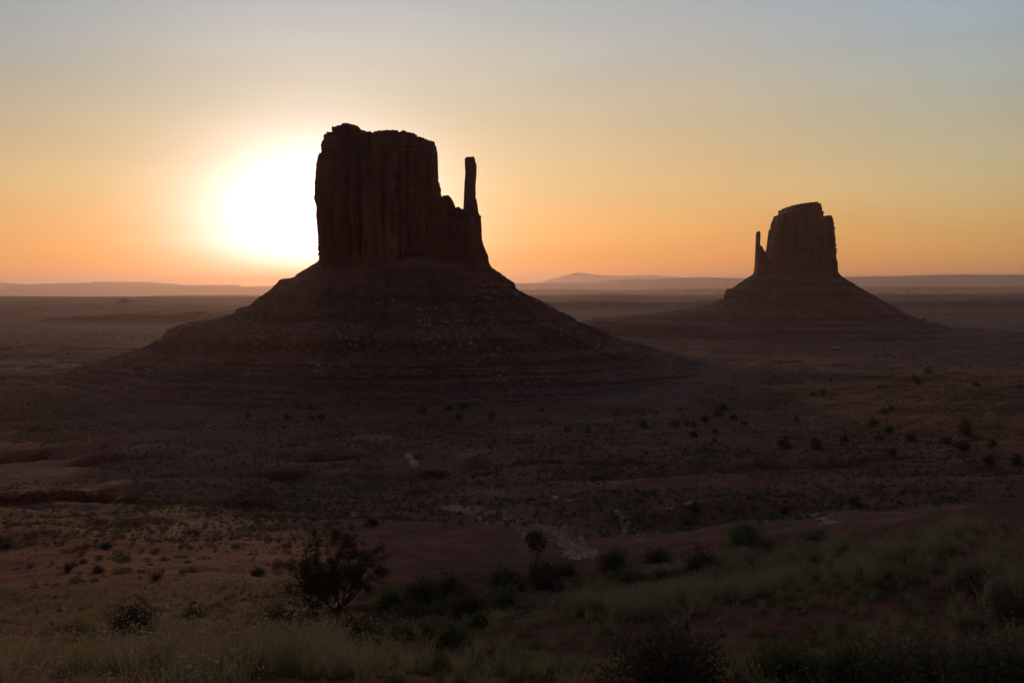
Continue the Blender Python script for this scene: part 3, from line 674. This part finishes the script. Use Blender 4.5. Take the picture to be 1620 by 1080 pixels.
# far and middle scrub as stuff
def small_shrub(n, seed, w=1.0, h=.6, sz=.2): return leaves(n, sz, dome(w, h, .5, .4, seed), seed, asp=1.3)
T_mid = [small_shrub(34, 40 + i, 1.0, .6, .32) for i in range(6)]
T_far = [small_shrub(22, 60 + i, 1.0, .7, .42) for i in range(5)]
def veg_dens(p): return pn(p[:, 0] / 75, p[:, 1] / 95, 3.3) + .5 * pn(p[:, 0] / 16, p[:, 1] / 20, 7.1)
individual = []
p, px, py, d = visible_pts(50000, 62, 420)
on_pan = np.exp(-((px - 700) / 260) ** 2 - ((py - 850) / 38) ** 2)
k = (veg_dens(p) + rng.uniform(-.5, .5, len(p)) - .55 * on_pan - .25 * (1 - sst(90, 170, d)) > -.05)
p, d, px = p[k], d[k], px[k]; s = .22 + .95 * rng.random(len(p)) ** 3.2
order = np.argsort(-(s / d)); big, rest = order[:210], order[210:]
individual = [(p[i], s[i], d[i], px[i]) for i in big]
kk = rng.random(len(rest)) < .42
for sel, m_, nm, lb in ((kk, M_sage, 'scrub', 'countless small grey-green scrub plants over the middle valley floor'), (~kk, M_green, 'scrub', 'countless small dull green scrub plants over the middle valley floor')):
    ii = rest[sel]; tag(scatter_mesh(nm, T_mid, p[ii], s[ii], m_), lb, 'scrub', None, 'stuff')
p, px, py, d = visible_pts(90000, 420, 1250)
k = (veg_dens(p) * 1.3 + rng.uniform(-.5, .5, len(p)) > -.02); p = p[k]; s = .4 + 1.4 * rng.random(len(p)) ** 3.5; hf = rng.random(len(p)) < .35
tag(scatter_mesh('scrub', T_far, p[hf], s[hf], M_dark), 'fine dark speckle of distant scrub below the large butte', 'scrub', None, 'stuff')
p, s = p[~hf], s[~hf]
tag(scatter_mesh('scrub', T_far, p, s, M_sage), 'fine speckle of distant scrub below the large butte', 'scrub', None, 'stuff')
p, px, py, d = visible_pts(9000, 1150, 2600)
k = (veg_dens(p * .6) + rng.uniform(-.5, .5, len(p)) > .12); p = p[k]; s = 1.2 + 3 * rng.random(len(p)) ** 4
tag(scatter_mesh('scrub', T_far, p, s, M_jun), 'fine dark dots of scrub on the far plain by the campsite', 'scrub', None, 'stuff')

p, px, py, d = visible_pts(60000, 480, 1250)
gm = np.maximum(sst(1060, 1300, px) * sst(-.35, .2, pn(p[:, 0] / 60, p[:, 1] / 110, 4.4) + .25), (1 - sst(90, 150, px)) * (d > 780))
p = p[rng.random(len(p)) < gm * .9]; s = .4 + 1.0 * rng.random(len(p)) ** 2
tag(scatter_mesh('scrub', T_far, p, s, M_rise), 'brush with warm sunlight put into its golden colour, covering the rise at right and the small mound at far left', 'scrub', None, 'stuff')
# individual shrubs: nearest of the middle scrub
def shrub_proto(name, mtl, w, h, nl, size, nst, seed, up=.3, asp=2.2, shell=.45, bark=M_bark, rad=.012):
    root = empty(name, (0, 0, -500)); root['first'] = 1
    lm = mesh('foliage', *(lambda a: (a[0], [a[1]]))(leaves(nl, size, dome(w, h, shell, .45, seed), seed, up, asp)), mtl, False); link('foliage', lm, root)
    if nst:
        sm = mesh('stems', *(lambda a: (a[0], [a[1]]))(stems(nst, w * .9, h * .95, rad, seed + 1)), bark, False); link('stems', sm, root)
    return root
used = set()
def put(root, loc, s=1.0, rz=None, label=None, cat='shrub', group=None):
    if root['first'] == 0:
        o = root.copy(); S.collection.objects.link(o)
        for ch in root.children:
            c = ch.copy(); S.collection.objects.link(c); c.parent = o
    else: o = root; root['first'] = 0
    o.location = loc; o.rotation_euler = (0, 0, random.uniform(0, 6.28) if rz is None else rz); o.scale = (s, s, s * random.uniform(.85, 1.15))
    tag(o, label, cat, group); return o
mids = [shrub_proto('desert_shrub', m_, 1.0, .55, 260, .11, 14, 100 + i, asp=1.8) for i, m_ in enumerate((M_sage, M_green, M_rust, M_sage, M_green))]
names = ['small grey-green shrub dotting the %s', 'small dull green shrub dotting the %s', 'small rust-coloured dry shrub dotting the %s', 'low rounded grey-green shrub dotting the %s', 'low spreading dull green shrub dotting the %s']
for (q, s_, d_, px_) in individual:
    kx = random.choice([0, 1, 1, 2, 3, 4]); zone = 'bare red slope at left' if px_ < 420 else 'pale dirt flat in the middle' if px_ < 1000 else 'rising red ground at right'
    lb = names[kx] % zone
    put(mids[kx], q, s_, label=lb, group=lb.replace('shrub', 'shrubs'))

# ------------------------------------------------------------------ junipers of the middle distance
def juniper(h, w, seed, nl=900, size=.34):
    """several limbs, each carrying clumps of foliage"""
    r = np.random.default_rng(seed); tr, lf = [], []
    for i in range(5):
        a = r.uniform(0, 6.28); ex = np.array([math.cos(a) * w * .3 * r.random(), math.sin(a) * w * .3 * r.random(), h * r.uniform(.5, .85)])
        t = np.linspace(0, 1, 6)[:, None]; pth = ex * t + r.normal(size=(6, 3)) * .04 * h * t
        tr.append(tube(pth, (.035 * h) * (1.1 - t[:, 0]), 5))
    ncl = 20; per = nl // ncl
    for i in range(ncl):
        v = r.normal(size=3); v[2] = abs(v[2]) * .9; v /= np.linalg.norm(v); k = r.uniform(.45, .95)
        c = np.array([v[0] * w / 2 * k, v[1] * w / 2 * k, h * .12 + v[2] * h * .75 * k]); cs = r.uniform(.16, .3) * w
        lf.append(leaves(per, size, lambda rr2, n_: c + rr2.normal(size=(n_, 3)) * cs * np.array([.5, .5, .42]), int(r.integers(1e6)), .2, 1.7))
    return joinp(lf), joinp(tr)
jp = []
for i in range(5):
    (lv, lf), (tv, tf) = juniper(1.0 * random.uniform(.85, 1.1), 1.15, 300 + i, 1000, .085)
    root = empty('juniper', (0, 0, -500)); root['first'] = 1; link('crown', mesh('crown', lv, [lf], M_jun, False), root); link('trunk', mesh('trunk', tv, [tf], M_bark, False), root); jp.append(root)
JUN = [(1302, 624, 11), (1286, 627, 9), (1143, 649, 14), (1135, 660, 14), (1115, 667, 15), (1160, 665, 13), (1097, 675, 10), (1086, 673, 9), (1096, 689, 12), (1132, 686, 11), (1130, 699, 8), (1177, 673, 12), (1260, 668, 12),
       (1398, 656, 15), (1409, 649, 12), (1382, 674, 17), (1406, 685, 18), (1391, 697, 14), (1338, 699, 15), (1293, 711, 17), (1289, 701, 13), (1440, 697, 17), (1528, 688, 28), (1520, 714, 24), (1498, 703, 18), (1412, 722, 16), (1565, 735, 18), (1610, 735, 22), (1570, 709, 16), (1545, 612, 13),
       (1468, 591, 14), (1447, 599, 9), (1452, 609, 10), (1392, 614, 8), (1314, 605, 7), (1240, 709, 20), (668, 652, 14), (711, 649, 13), (725, 664, 12), (777, 659, 9), (735, 646, 12), (856, 651, 9), (970, 635, 14), (1018, 678, 16), (1067, 676, 15), (897, 682, 10), (930, 684, 12), (1098, 690, 11),
       (472, 647, 11), (490, 647, 11), (498, 651, 9), (454, 664, 12), (492, 665, 10), (507, 663, 12), (393, 661, 9), (384, 734, 7), (574, 629, 8), (588, 831, 19), (313, 848, 12), (1353, 801, 24), (1100, 808, 18), (1242, 815, 15)]
jz = [('beside the left foot of the large butte', 0, 600), ('below the middle of the large butte', 600, 1050), ('on the flat between the two buttes', 1050, 1275), ('on the grassy rise at right', 1275, 1700)]
for (a, b, wpx) in JUN:
    x, y, z = drop(a, b); s_ = wpx / F * y
    zn = [t for t, lo, hi in jz if lo <= a < hi][0]; sz = 'large' if wpx >= 17 else 'mid-sized' if wpx >= 12 else 'small'
    lb = 'dark %s juniper %s' % (sz, zn)
    if (a, b) == (588, 831): lb = 'single dark green bush on the pale flat right of the big twiggy tree'
    if (a, b) == (1353, 801): lb = 'dark spreading juniper just above the grassy ridge at right'
    if (a, b) == (313, 848): lb = 'lone upright dark bush on the bare flat left of the twiggy tree'
    if (a, b) == (1528, 688): lb = 'widest dark juniper on the red slope near the right edge'
    put(random.choice(jp), (x, y, z - .05 * s_), s_, label=lb, cat='juniper', group=None if 'single' in lb or 'lone' in lb or 'widest' in lb or 'just above' in lb else lb.replace('juniper', 'junipers'))

# ------------------------------------------------------------------ the two foreground trees
def fg_tree(name, base, h, w, seed, label, nlimb=6, trunk_split=.12, nclump=130, ls=.09, per=26, leafm=M_jun, crown_lo=.15):
    r = np.random.default_rng(seed); root = empty(name, base); tag(root, label, 'tree'); limbs, tips = [], []
    def grow(p, dirv, length, rad, depth):
        n = 6; pts = [p]
        for i in range(n):
            dirv = dirv + r.normal(size=3) * .16; dirv[2] += .03; dirv /= np.linalg.norm(dirv); pts.append(pts[-1] + dirv * length / n)
        pts = np.array(pts); limbs.append(tube(pts, np.linspace(rad, rad * .5, n + 1), 5 if depth < 2 else 3))
        if depth >= 2: tips.extend(pts[2:])
        if depth < 4:
            for k in range(3 if depth < 2 else 2):
                i = r.integers(2, n + 1); nd = dirv + r.normal(size=3) * .55; nd[2] = nd[2] * .8 + .12; nd /= np.linalg.norm(nd)
                grow(pts[i], nd, length * r.uniform(.5, .78), rad * .5, depth + 1)
    if nlimb == 1:
        t = np.linspace(0, 1, 8)[:, None]; pth = np.array([.03 * h, 0, h * .62]) * t + r.normal(size=(8, 3)) * .008 * h * t
        limbs.append(tube(pth, np.linspace(.02 * h, .012 * h, 8), 6))
        for k in range(7):
            nd = np.array([r.normal() * .8, r.normal() * .8, .8]); nd /= np.linalg.norm(nd); grow(pth[int(r.integers(4, 8))], nd, h * r.uniform(.16, .3), .01 * h, 2)
    else:
        for k in range(nlimb):
            a = 6.28 * k / nlimb + r.uniform(-.4, .4); nd = np.array([math.cos(a) * w / h * .75, math.sin(a) * w / h * .75, .8]); nd /= np.linalg.norm(nd)
            grow(np.array([math.cos(a) * .05, math.sin(a) * .05, 0]) * w * .5, nd, h * r.uniform(.42, .6), .022 * h, 0)
    tips = np.array(tips); ok = (np.hypot(tips[:, 0], tips[:, 1]) < w * .55) & (tips[:, 2] > crown_lo * h) & (tips[:, 2] < h); tips = tips[ok]
    sel = tips[r.integers(0, len(tips), nclump)]
    lf = [leaves(per, ls, lambda rr2, n_: c + rr2.normal(size=(n_, 3)) * ls * 1.1, int(r.integers(1e7)), .4, 2.0) for c in sel]
    lv, lfc = joinp(lf); tv, tf = joinp(limbs)
    keep = None
    link('crown', mesh('crown', lv, [lfc], leafm, False), root); link('trunk', mesh('trunk', tv, [tf], M_bark, False), root)
    return root
M_tree = leaf_mat('twiggy_tree_leaves', (.10, .065, .03), (.17, .11, .05), .35)
x, y, z = drop(532, 962); hh = 132 / F * y
fg_tree('twiggy_tree', (x, y, z - .05), hh, 150 / F * y, 5, 'airy many-stemmed tree with brown-green leaves at lower left centre', 10, nclump=900, ls=.024 * hh, per=22, leafm=M_tree, crown_lo=.1)
x, y, z = drop(847, 906); hh = 74 / F * y
fg_tree('sapling', (x, y, z - .05), hh, 36 / F * y, 9, 'small round-crowned sapling on a thin trunk rising out of a dark bush', 1, nclump=70, ls=.05 * hh, per=13, leafm=M_jun, crown_lo=.45)

# ------------------------------------------------------------------ foreground shrubs
fgp = {
 'dark': [shrub_proto('blackbrush', M_dark, 1.0, .55, 2600, .055, 60, 500 + i, up=.2, shell=.35) for i in range(3)],
 'green': [shrub_proto('green_brush', M_green, 1.0, .55, 2600, .06, 50, 510 + i, up=.6, shell=.35) for i in range(2)],
 'sage': [shrub_proto('sagebrush', M_sage, 1.0, .55, 2400, .055, 60, 520 + i, up=.4, shell=.35) for i in range(2)],
 'yel': [shrub_proto('rabbitbrush', M_yel, 1.0, .62, 4200, .045, 70, 530, up=1.0, shell=.5)],
 'rust': [shrub_proto('dry_brush', M_rust, 1.0, .7, 700, .05, 110, 540 + i, up=.4, shell=.3) for i in range(2)],
}
FG = [  # kind, px, py of foot, width px, label
 ('dark', 862, 915, 62, 'dense dark bush wrapped around the foot of the sapling'),
 ('dark', 895, 908, 40, 'dark bush touching the right side of the bush under the sapling'),
 ('dark', 972, 897, 52, 'dark low bush on the ridge crest just right of the pale dry wash'),
 ('dark', 1040, 888, 46, 'dark bush on the ridge crest above the centre of the tall grass'),
 ('dark', 800, 925, 52, 'dark low bush left of the bush under the sapling'),
 ('green', 668, 952, 70, 'wide green bush right of the twiggy tree'),
 ('green', 618, 958, 46, 'small green bush at the right foot of the twiggy tree'),
 ('dark', 712, 938, 54, 'grey-dark bush behind the wide green bush'),
 ('dark', 740, 972, 66, 'dark brush clump in front of the wide green bush'),
 ('sage', 800, 958, 60, 'greyish sagebrush in the middle of the near slope'),
 ('dark', 660, 990, 74, 'dark twiggy brush below the wide green bush'),
 ('green', 712, 1020, 84, 'upright green brush between the dry grass and the pale green round bush'),
 ('yel', 822, 1066, 78, 'round pale green bush alone on the red soil at bottom centre'),
 ('yel', 628, 1088, 34, 'top of a pale green bush cut by the bottom edge'),
 ('dark', 1062, 1092, 190, 'broad dark twiggy bush at the bottom edge right of centre'),
 ('green', 1245, 1085, 120, 'feathery green bush at the bottom edge, left one of two'),
 ('green', 1345, 1082, 130, 'feathery green bush at the bottom edge, right one of two'),
 ('sage', 1455, 1092, 170, 'wide grey-green bush in the bottom right corner, left one'),
 ('sage', 1580, 1092, 150, 'wide grey-green bush filling the bottom right corner'),
 ('dark', 1612, 985, 90, 'dark bush on the red bank at the right edge'),
 ('green', 306, 982, 46, 'dark green rounded bush standing above the left grass'),
 ('rust', 108, 902, 24, 'bare orange-tinged twiggy bush far left on the slope'),
 ('rust', 247, 918, 28, 'rounded rust-coloured bush on the left slope'),
 ('green', 155, 905, 20, 'dark green bush right of the bare orange-tinged bush'),
 ('green', 168, 866, 20, 'yellowish green bush higher on the left slope'),
 ('green', 10, 866, 20, 'dark bush at the left picture edge'),
 ('dark', 408, 910, 26, 'flat dark bush left of the twiggy tree'),
 ('dark', 212, 1000, 80, 'dark low brush at the top edge of the left grass'),
 ('dark', 440, 985, 60, 'dark brush at the left foot of the twiggy tree'),
 ('dark', 1110, 905, 60, 'dark bush at the back of the centre grass'),
 ('dark', 1210, 880, 60, 'dark bush left of the right grass ridge'),
 ('dark', 1290, 872, 54, 'dark bush close to the foot of the right grass ridge'),
 ('sage', 1000, 925, 56, 'grey sagebrush in front of the crest bushes'),
 ('yel', 1180, 862, 60, 'pale dry-topped bush on the ridge crest'),
 ('sage', 1545, 930, 80, 'grey-green bush inside the right grass'),
 ('green', 1540, 1000, 50, 'green leafy plant on the red bank at right'),
 ('yel', 1450, 868, 40, 'pale green bush among the right grass'),
 ('sage', 905, 965, 54, 'sagebrush at the left end of the centre grass'),
 ('dark', 560, 1012, 70, 'dark brush behind the left grass below the twiggy tree'),
 ('yel', 690, 1062, 44, 'small pale green bush left of the round one'),
]
for kd, a, b, wpx, lb in FG:
    x, y, z = drop(a, min(b, 1079)) ;
    if b > 1079: r_ = ray(a, b); r_ = r_ / r_[1]; y = y * .985; x = r_[0] * y; z = float(height(x, y))
    s_ = wpx / F * y
    put(random.choice(fgp[kd]), (x, y, z - .03 * s_), s_, label=lb)
for i in range(46):      # brush thickly grown along the near ridge
    a = random.uniform(560, 1200); e = np.interp(a, [560, 800, 950, 1200], [972, 930, 905, 880]); b = e + random.uniform(0, 55)
    x, y, z = drop(a, b); kd = random.choice(['dark', 'dark', 'dark', 'sage', 'green']); s_ = random.uniform(.5, 1.1) * 42 / F * y
    lb = {'dark': 'low dark brush clump in the thicket along the near ridge', 'sage': 'low grey brush clump in the thicket along the near ridge', 'green': 'low green brush clump in the thicket along the near ridge'}[kd]
    put(random.choice(fgp[kd]), (x, y, z - .04), s_, label=lb, group=lb.replace('clump', 'clumps'))

# ------------------------------------------------------------------ grass (stuff)
T_gold = [blades(44, .40, .74, .0050, 600 + i, .45, 5, .4, .4) for i in range(5)]
T_thin = [blades(44, .36, .66, .0052, 620 + i, .25, 4, .35, .12) for i in range(5)]
T_low = [leaves(110, .026, dome(.5, .09, .2, .5, i), 640 + i, .2, 1.6) for i in range(4)]
p, px, py, d = visible_pts(60000, 8.5, 70, R(31))
cl = pn(p[:, 0] / 2.2, p[:, 1] / 2.2, 5.5) * .5 + pn(p[:, 0] / .8, p[:, 1] / .8, 1.5) * .35; u = rng.random(len(p))
left_z = sst(1046, 1076, py + 0 * px) * (1 - sst(560, 640, px)) * (d < 30)
left_z = np.maximum(left_z, sst(1030, 1060, py) * np.exp(-((px - 520) / 120) ** 2))
mid_z = sst(880, 930, px) * (1 - sst(1330, 1400, px)) * sst(0, 14, py - np.interp(px, [850, 1000, 1200, 1400], [950, 915, 880, 880])) * (1 - sst(0, 30, py - np.interp(px, [850, 1000, 1200, 1400], [1010, 985, 940, 905])))
right_z = sst(1230, 1330, px) * sst(0, 8, py - np.interp(px, [1230, 1400, 1500, 1620], [880, 850, 838, 838])) * (1 - sst(0, 40, py - np.interp(px, [1230, 1400, 1500, 1620], [900, 915, 925, 945])))
z_g = left_z * .9; z_t = np.maximum(mid_z * .8, right_z) ; z_s = .10 * (py > 930)
cc = sst(-.02, .22, cl); k1 = u < z_g * cc * .62; k2 = (u < z_t * cc * .75) & ~k1; k3 = (u < z_s * (.5 + 2 * np.clip(cl, 0, 1)) + .12 * z_t) & ~k1 & ~k2
h0 = pn(p[:, 0] / 1.1, p[:, 1] / 1.1, 9.9) + rng.uniform(-.35, .35, len(p)) > .02
tag(scatter_mesh('grass', T_thin, p[k1 & ~h0], rng.uniform(.5, 1.2, (k1 & ~h0).sum()), M_ggrn), 'grey green grass tufts among the dry grass at lower left', 'grass', None, 'stuff')
tag(scatter_mesh('grass', T_gold, p[k1 & h0], rng.uniform(.55, 1.3, (k1 & h0).sum()), M_gold), 'tall dry golden grass with seed heads along the lower left', 'grass', None, 'stuff')
h2 = rng.random(len(p)) < .5
tag(scatter_mesh('grass', T_thin, p[k2 & h2], rng.uniform(.7, 1.25, (k2 & h2).sum()), M_gold), 'dry tan grass on the centre and right ridge', 'grass', None, 'stuff')
tag(scatter_mesh('grass', T_thin, p[k2 & ~h2], rng.uniform(.7, 1.35, (k2 & ~h2).sum()), M_ggrn), 'green grass mixed into the centre and right ridge', 'grass', None, 'stuff')
tag(scatter_mesh('grass', T_thin, p[k3], rng.uniform(.35, .8, k3.sum()), M_ggrn), 'sparse short green grass on the near red soil', 'grass', None, 'stuff')
k4 = (rng.random(len(p)) < .5) & (pn(p[:, 0] / 1.6 + 9, p[:, 1] / 1.6, 3.3) > .12) & (py > 900) & (d < 45)
tag(scatter_mesh('ground_cover', T_low, p[k4], rng.uniform(.5, 1.4, k4.sum()), M_green), 'creeping green ground cover on the near red soil', 'ground cover', None, 'stuff')
print('grass tufts', k1.sum(), k2.sum(), k3.sum(), k4.sum())

# ------------------------------------------------------------------ rocks
p, px, py, d = visible_pts(20000, 9, 520, power=2)
s = .012 + .10 * rng.random(len(p)) ** 8 + d * .0008
tag(scatter_mesh('pebbles', ROCKS, p, s, M_rock), 'loose red stones strewn over the near and middle ground', 'stones', None, 'stuff')
for i, (a, b, wpx, lb) in enumerate([(96, 966, 14, 'angular red rock on the left slope, leftmost of the row'), (62, 968, 13, 'small red rock near the left picture edge'), (236, 960, 16, 'tilted slab of red rock upright on the left slope'), (246, 962, 9, 'small rock leaning on the tilted red slab'),
        (306, 953, 12, 'dark red rock on the left slope right of the tilted slab'), (129, 965, 9, 'flat stone between the two left slope rocks'), (28, 900, 10, 'pale flat stone at the far left of the slope'), (665, 802, 11, 'red boulder at the foot of the reddish scarp')]):
    x, y, z = drop(a, b); s_ = wpx / F * y / 2; v, f = ROCKS2[i % 6]
    o = link('rock', mesh('rock', v * np.array([1.15, .8, .85]), [f], M_pale if 'pale' in lb else M_rock, False)); o.location = (x, y, z + s_ * .1); o.scale = (s_,) * 3; o.rotation_euler = (random.uniform(-.3, .3), random.uniform(-.5, .5), random.uniform(0, 6)); tag(o, lb, 'rock')
# pale slabs along the dry washes
wp = []
for line in ([(790, 810), (850, 828), (890, 845), (905, 858), (930, 880)], [(830, 845), (890, 858), (928, 872)], [(921, 846), (932, 882)], [(972, 808), (985, 820), (1012, 848)]):
    for (a0, b0), (a1, b1) in zip(line, line[1:]):
        for k in range(70):
            t = random.random(); x, y, z = drop(a0 + (a1 - a0) * t + random.gauss(0, 3), b0 + (b1 - b0) * t + random.gauss(0, 1.6)); wp.append((x, y, z))
tag(scatter_mesh('wash_stones', ROCKS, np.array(wp), .08 + .22 * rng.random(len(wp)) ** 3, M_pale), 'pale broken stones lining the dry washes on the dirt flat', 'stones', None, 'stuff')
# bleached sticks
for i, (a, b, ln, lb) in enumerate([(1163, 960, .55, 'bleached forked stick lying on the red soil, larger one'), (1133, 985, .35, 'thin bleached stick standing in the red soil'), (1188, 982, .3, 'curved bleached twig right of the forked stick'), (832, 985, .7, 'pale dead branch in the brush at centre')]):
    x, y, z = drop(a, b); r = np.random.default_rng(i); prts = []
    for k in range(3):
        dv = np.array([r.uniform(-.3, 1), r.uniform(-.5, .5), r.uniform(.25, .8)]); t = np.linspace(0, 1, 7)[:, None]
        prts.append(tube(dv * ln * t + r.normal(size=(7, 3)) * .02 * t, .016 * (1.1 - t[:, 0]), 5))
    v, f = joinp(prts); o = link('dead_stick', mesh('dead_stick', v, [f], flat('bleached_wood_%d' % i, (.42, .38, .33)), True)); o.location = (x, y, z); tag(o, lb, 'stick')

# ------------------------------------------------------------------ campsite and building on the far plain
import bmesh
M_white = flat('white_vehicle_paint', (.8, .8, .8), .35); M_glass = flat('dark_window_glass', (.03, .035, .04), .1); M_tyre = flat('tyre_rubber', (.03, .03, .03), .8); M_roof = flat('weathered_metal_roof', (.42, .46, .52), .45, .4); M_wall = flat('brown_plank_wall', (.16, .09, .06), .8); M_tan = flat('tan_vehicle_paint', (.45, .36, .26), .4); M_grey = flat('silver_vehicle_paint', (.5, .52, .55), .3, .5)
def bev_box(name, sx, sy, sz, c, m, parent, bev=.12):
    bm = bmesh.new(); bmesh.ops.create_cube(bm, size=1)
    for v in bm.verts: v.co = Vector((v.co.x * sx + c[0], v.co.y * sy + c[1], v.co.z * sz + c[2]))
    if bev: bmesh.ops.bevel(bm, geom=bm.edges[:], offset=bev, segments=2, affect='EDGES')
    me = bpy.data.meshes.new(name); bm.to_mesh(me); bm.free(); me.materials.append(m); return link(name, me, parent)
def wheel(c, parent, r=.38):
    bm = bmesh.new(); bmesh.ops.create_cone(bm, cap_ends=True, segments=20, radius1=r, radius2=r, depth=.24)
    for v in bm.verts: v.co = Vector((v.co.x + c[0], v.co.z + c[1], v.co.y + c[2]))
    me = bpy.data.meshes.new('wheel'); bm.to_mesh(me); bm.free(); me.materials.append(M_tyre); return link('wheel', me, parent)
def trailer(a, b, lb, L=6.5, rz=0.0, m=None):
    x, y, z = drop(a, b); r = empty('camper_trailer', (x, y, z + .1)); r.rotation_euler = (0, 0, rz); tag(r, lb, 'camper', 'campers and vehicles of the far campsite'); m = m or M_white
    bev_box('body', L, 2.4, 2.3, (0, 0, 1.75), m, r, .22)
    for k in (-.3, .02, .3): bev_box('window', L * .13, .04, .6, (L * k, -1.22, 2.05), M_glass, r, 0)
    bev_box('door', .7, .04, 1.8, (L * .17, -1.215, 1.55), M_grey, r, 0)
    wheel((-.5, -1.1, .38), r); wheel((.5, -1.1, .38), r); wheel((-.5, 1.1, .38), r); wheel((.5, 1.1, .38), r)
    bev_box('hitch', 1.3, .12, .12, (-L / 2 - .6, 0, .6), M_tyre, r, 0)
def car(a, b, lb, rz=0.0, m=None):
    x, y, z = drop(a, b); r = empty('parked_car', (x, y, z + .05)); r.rotation_euler = (0, 0, rz); tag(r, lb, 'car', 'campers and vehicles of the far campsite')
    bev_box('body', 4.5, 1.8, .75, (0, 0, .75), m or M_white, r, .18); bev_box('cabin', 2.5, 1.6, .65, (-.2, 0, 1.4), m or M_white, r, .2)
    bev_box('window', 2.0, .04, .4, (-.2, -.81, 1.42), M_glass, r, 0); bev_box('windscreen', .04, 1.3, .4, (1.06, 0, 1.4), M_glass, r, 0)
    for sx in (-1.35, 1.35):
        for sy in (-.85, .85): wheel((sx, sy, .34), r, .34)
trailer(1093, 550, 'white camper trailer, tall one at the left of the tiny campsite', 5.5, .3)
trailer(1102.5, 550, 'white camper trailer in the middle catching the sun at the campsite', 6.5, -.6)
trailer(1111, 551.5, 'white camper trailer at the right end of the tiny campsite', 5.5, .1)
trailer(1083, 551.5, 'long silver camper trailer left of the other campers', 6.5, .05, M_grey)
car(1097, 551, 'white car between the left and middle campers', .2); car(1106, 552, 'silver car between the middle and right campers', .9, M_grey)
car(1073, 551.5, 'tan car at the left end of the campsite', .1, M_tan); car(1067, 551.5, 'white car leftmost at the campsite', 1.2)
x, y, z = drop(1324, 553); hb = empty('long_building', (x, y, z - .1)); tag(hb, 'long low building with a pale metal roof on the plain before the smaller butte', 'building')
bev_box('wall', 13, 6, 2.8, (0, 0, 1.4), M_wall, hb, 0)
v = np.array([[-7, -3.8, 2.6], [7, -3.8, 2.6], [7, 0, 4.6], [-7, 0, 4.6], [7, 3.8, 2.6], [-7, 3.8, 2.6], [-7, -3.8, 2.8], [7, -3.8, 2.8], [7, 0, 4.8], [-7, 0, 4.8], [7, 3.8, 2.8], [-7, 3.8, 2.8]], float)
link('roof', mesh('roof', v, [np.array([[0, 1, 2, 3], [3, 2, 4, 5], [6, 9, 8, 7], [9, 11, 10, 8], [0, 6, 7, 1], [4, 10, 11, 5], [1, 7, 8, 2], [2, 8, 10, 4], [0, 3, 9, 6], [3, 5, 11, 9]])], M_roof, False), hb)
for k in (-4.5, -1.5, 4.5): bev_box('window', 1.3, .06, .9, (k, -3.02, 1.6), M_glass, hb, 0)
bev_box('door', 1.0, .06, 2.0, (1.6, -3.02, 1.0), M_grey, hb, 0)
x, y, z = drop(1331.5, 553.5); r0 = len(bpy.data.objects); car(1331.5, 553.8, 'white car parked at the right end of the long low building', .4)
# the lone upright boulder on the right flank of the smaller butte
i = int(np.argmin(np.abs(VE[:, :, 2] - P(1466, 508, D2)[2])[:, 0])); j = int(np.argmax(VE[i, :, 0])); v, f = ROCKS2[2]
o = link('boulder', mesh('boulder', v * np.array([.8, .8, 1.5]), [f], M_cliff, False)); o.location = Vector(VE[i, 0]) + Vector((0, 0, 3)); o.scale = (5, 5, 5); tag(o, 'upright boulder perched on the right foot of the smaller butte', 'boulder')

# ------------------------------------------------------------------ haze
hz = bpy.data.materials.new('haze'); hz.use_nodes = True; t = hz.node_tree; t.nodes.clear()
o = t.nodes.new('ShaderNodeOutputMaterial'); v = t.nodes.new('ShaderNodeVolumePrincipled'); t.links.new(v.outputs[0], o.inputs['Volume'])
v.inputs['Color'].default_value = HAZE_COL; v.inputs['Density'].default_value = HAZE_DENS; v.inputs['Anisotropy'].default_value = HAZE_G
bm = bmesh.new(); bmesh.ops.create_cube(bm, size=1)
zt = 540; zl = min(ZMIN, -640) - 1
for q in bm.verts: q.co = Vector((q.co.x * 150000, q.co.y * 150000, zl if q.co.z < 0 else zt))
me = bpy.data.meshes.new('haze'); bm.to_mesh(me); bm.free(); me.materials.append(hz)
hb = link('haze', me); tag(hb, 'warm morning haze over the whole valley', 'haze', None, 'stuff')
for o in [q for q in S.objects if 'first' in q]:
    if True:
        if o['first'] == 1:
            for ch in list(o.children): bpy.data.objects.remove(ch)
            bpy.data.objects.remove(o); continue
        del o['first']
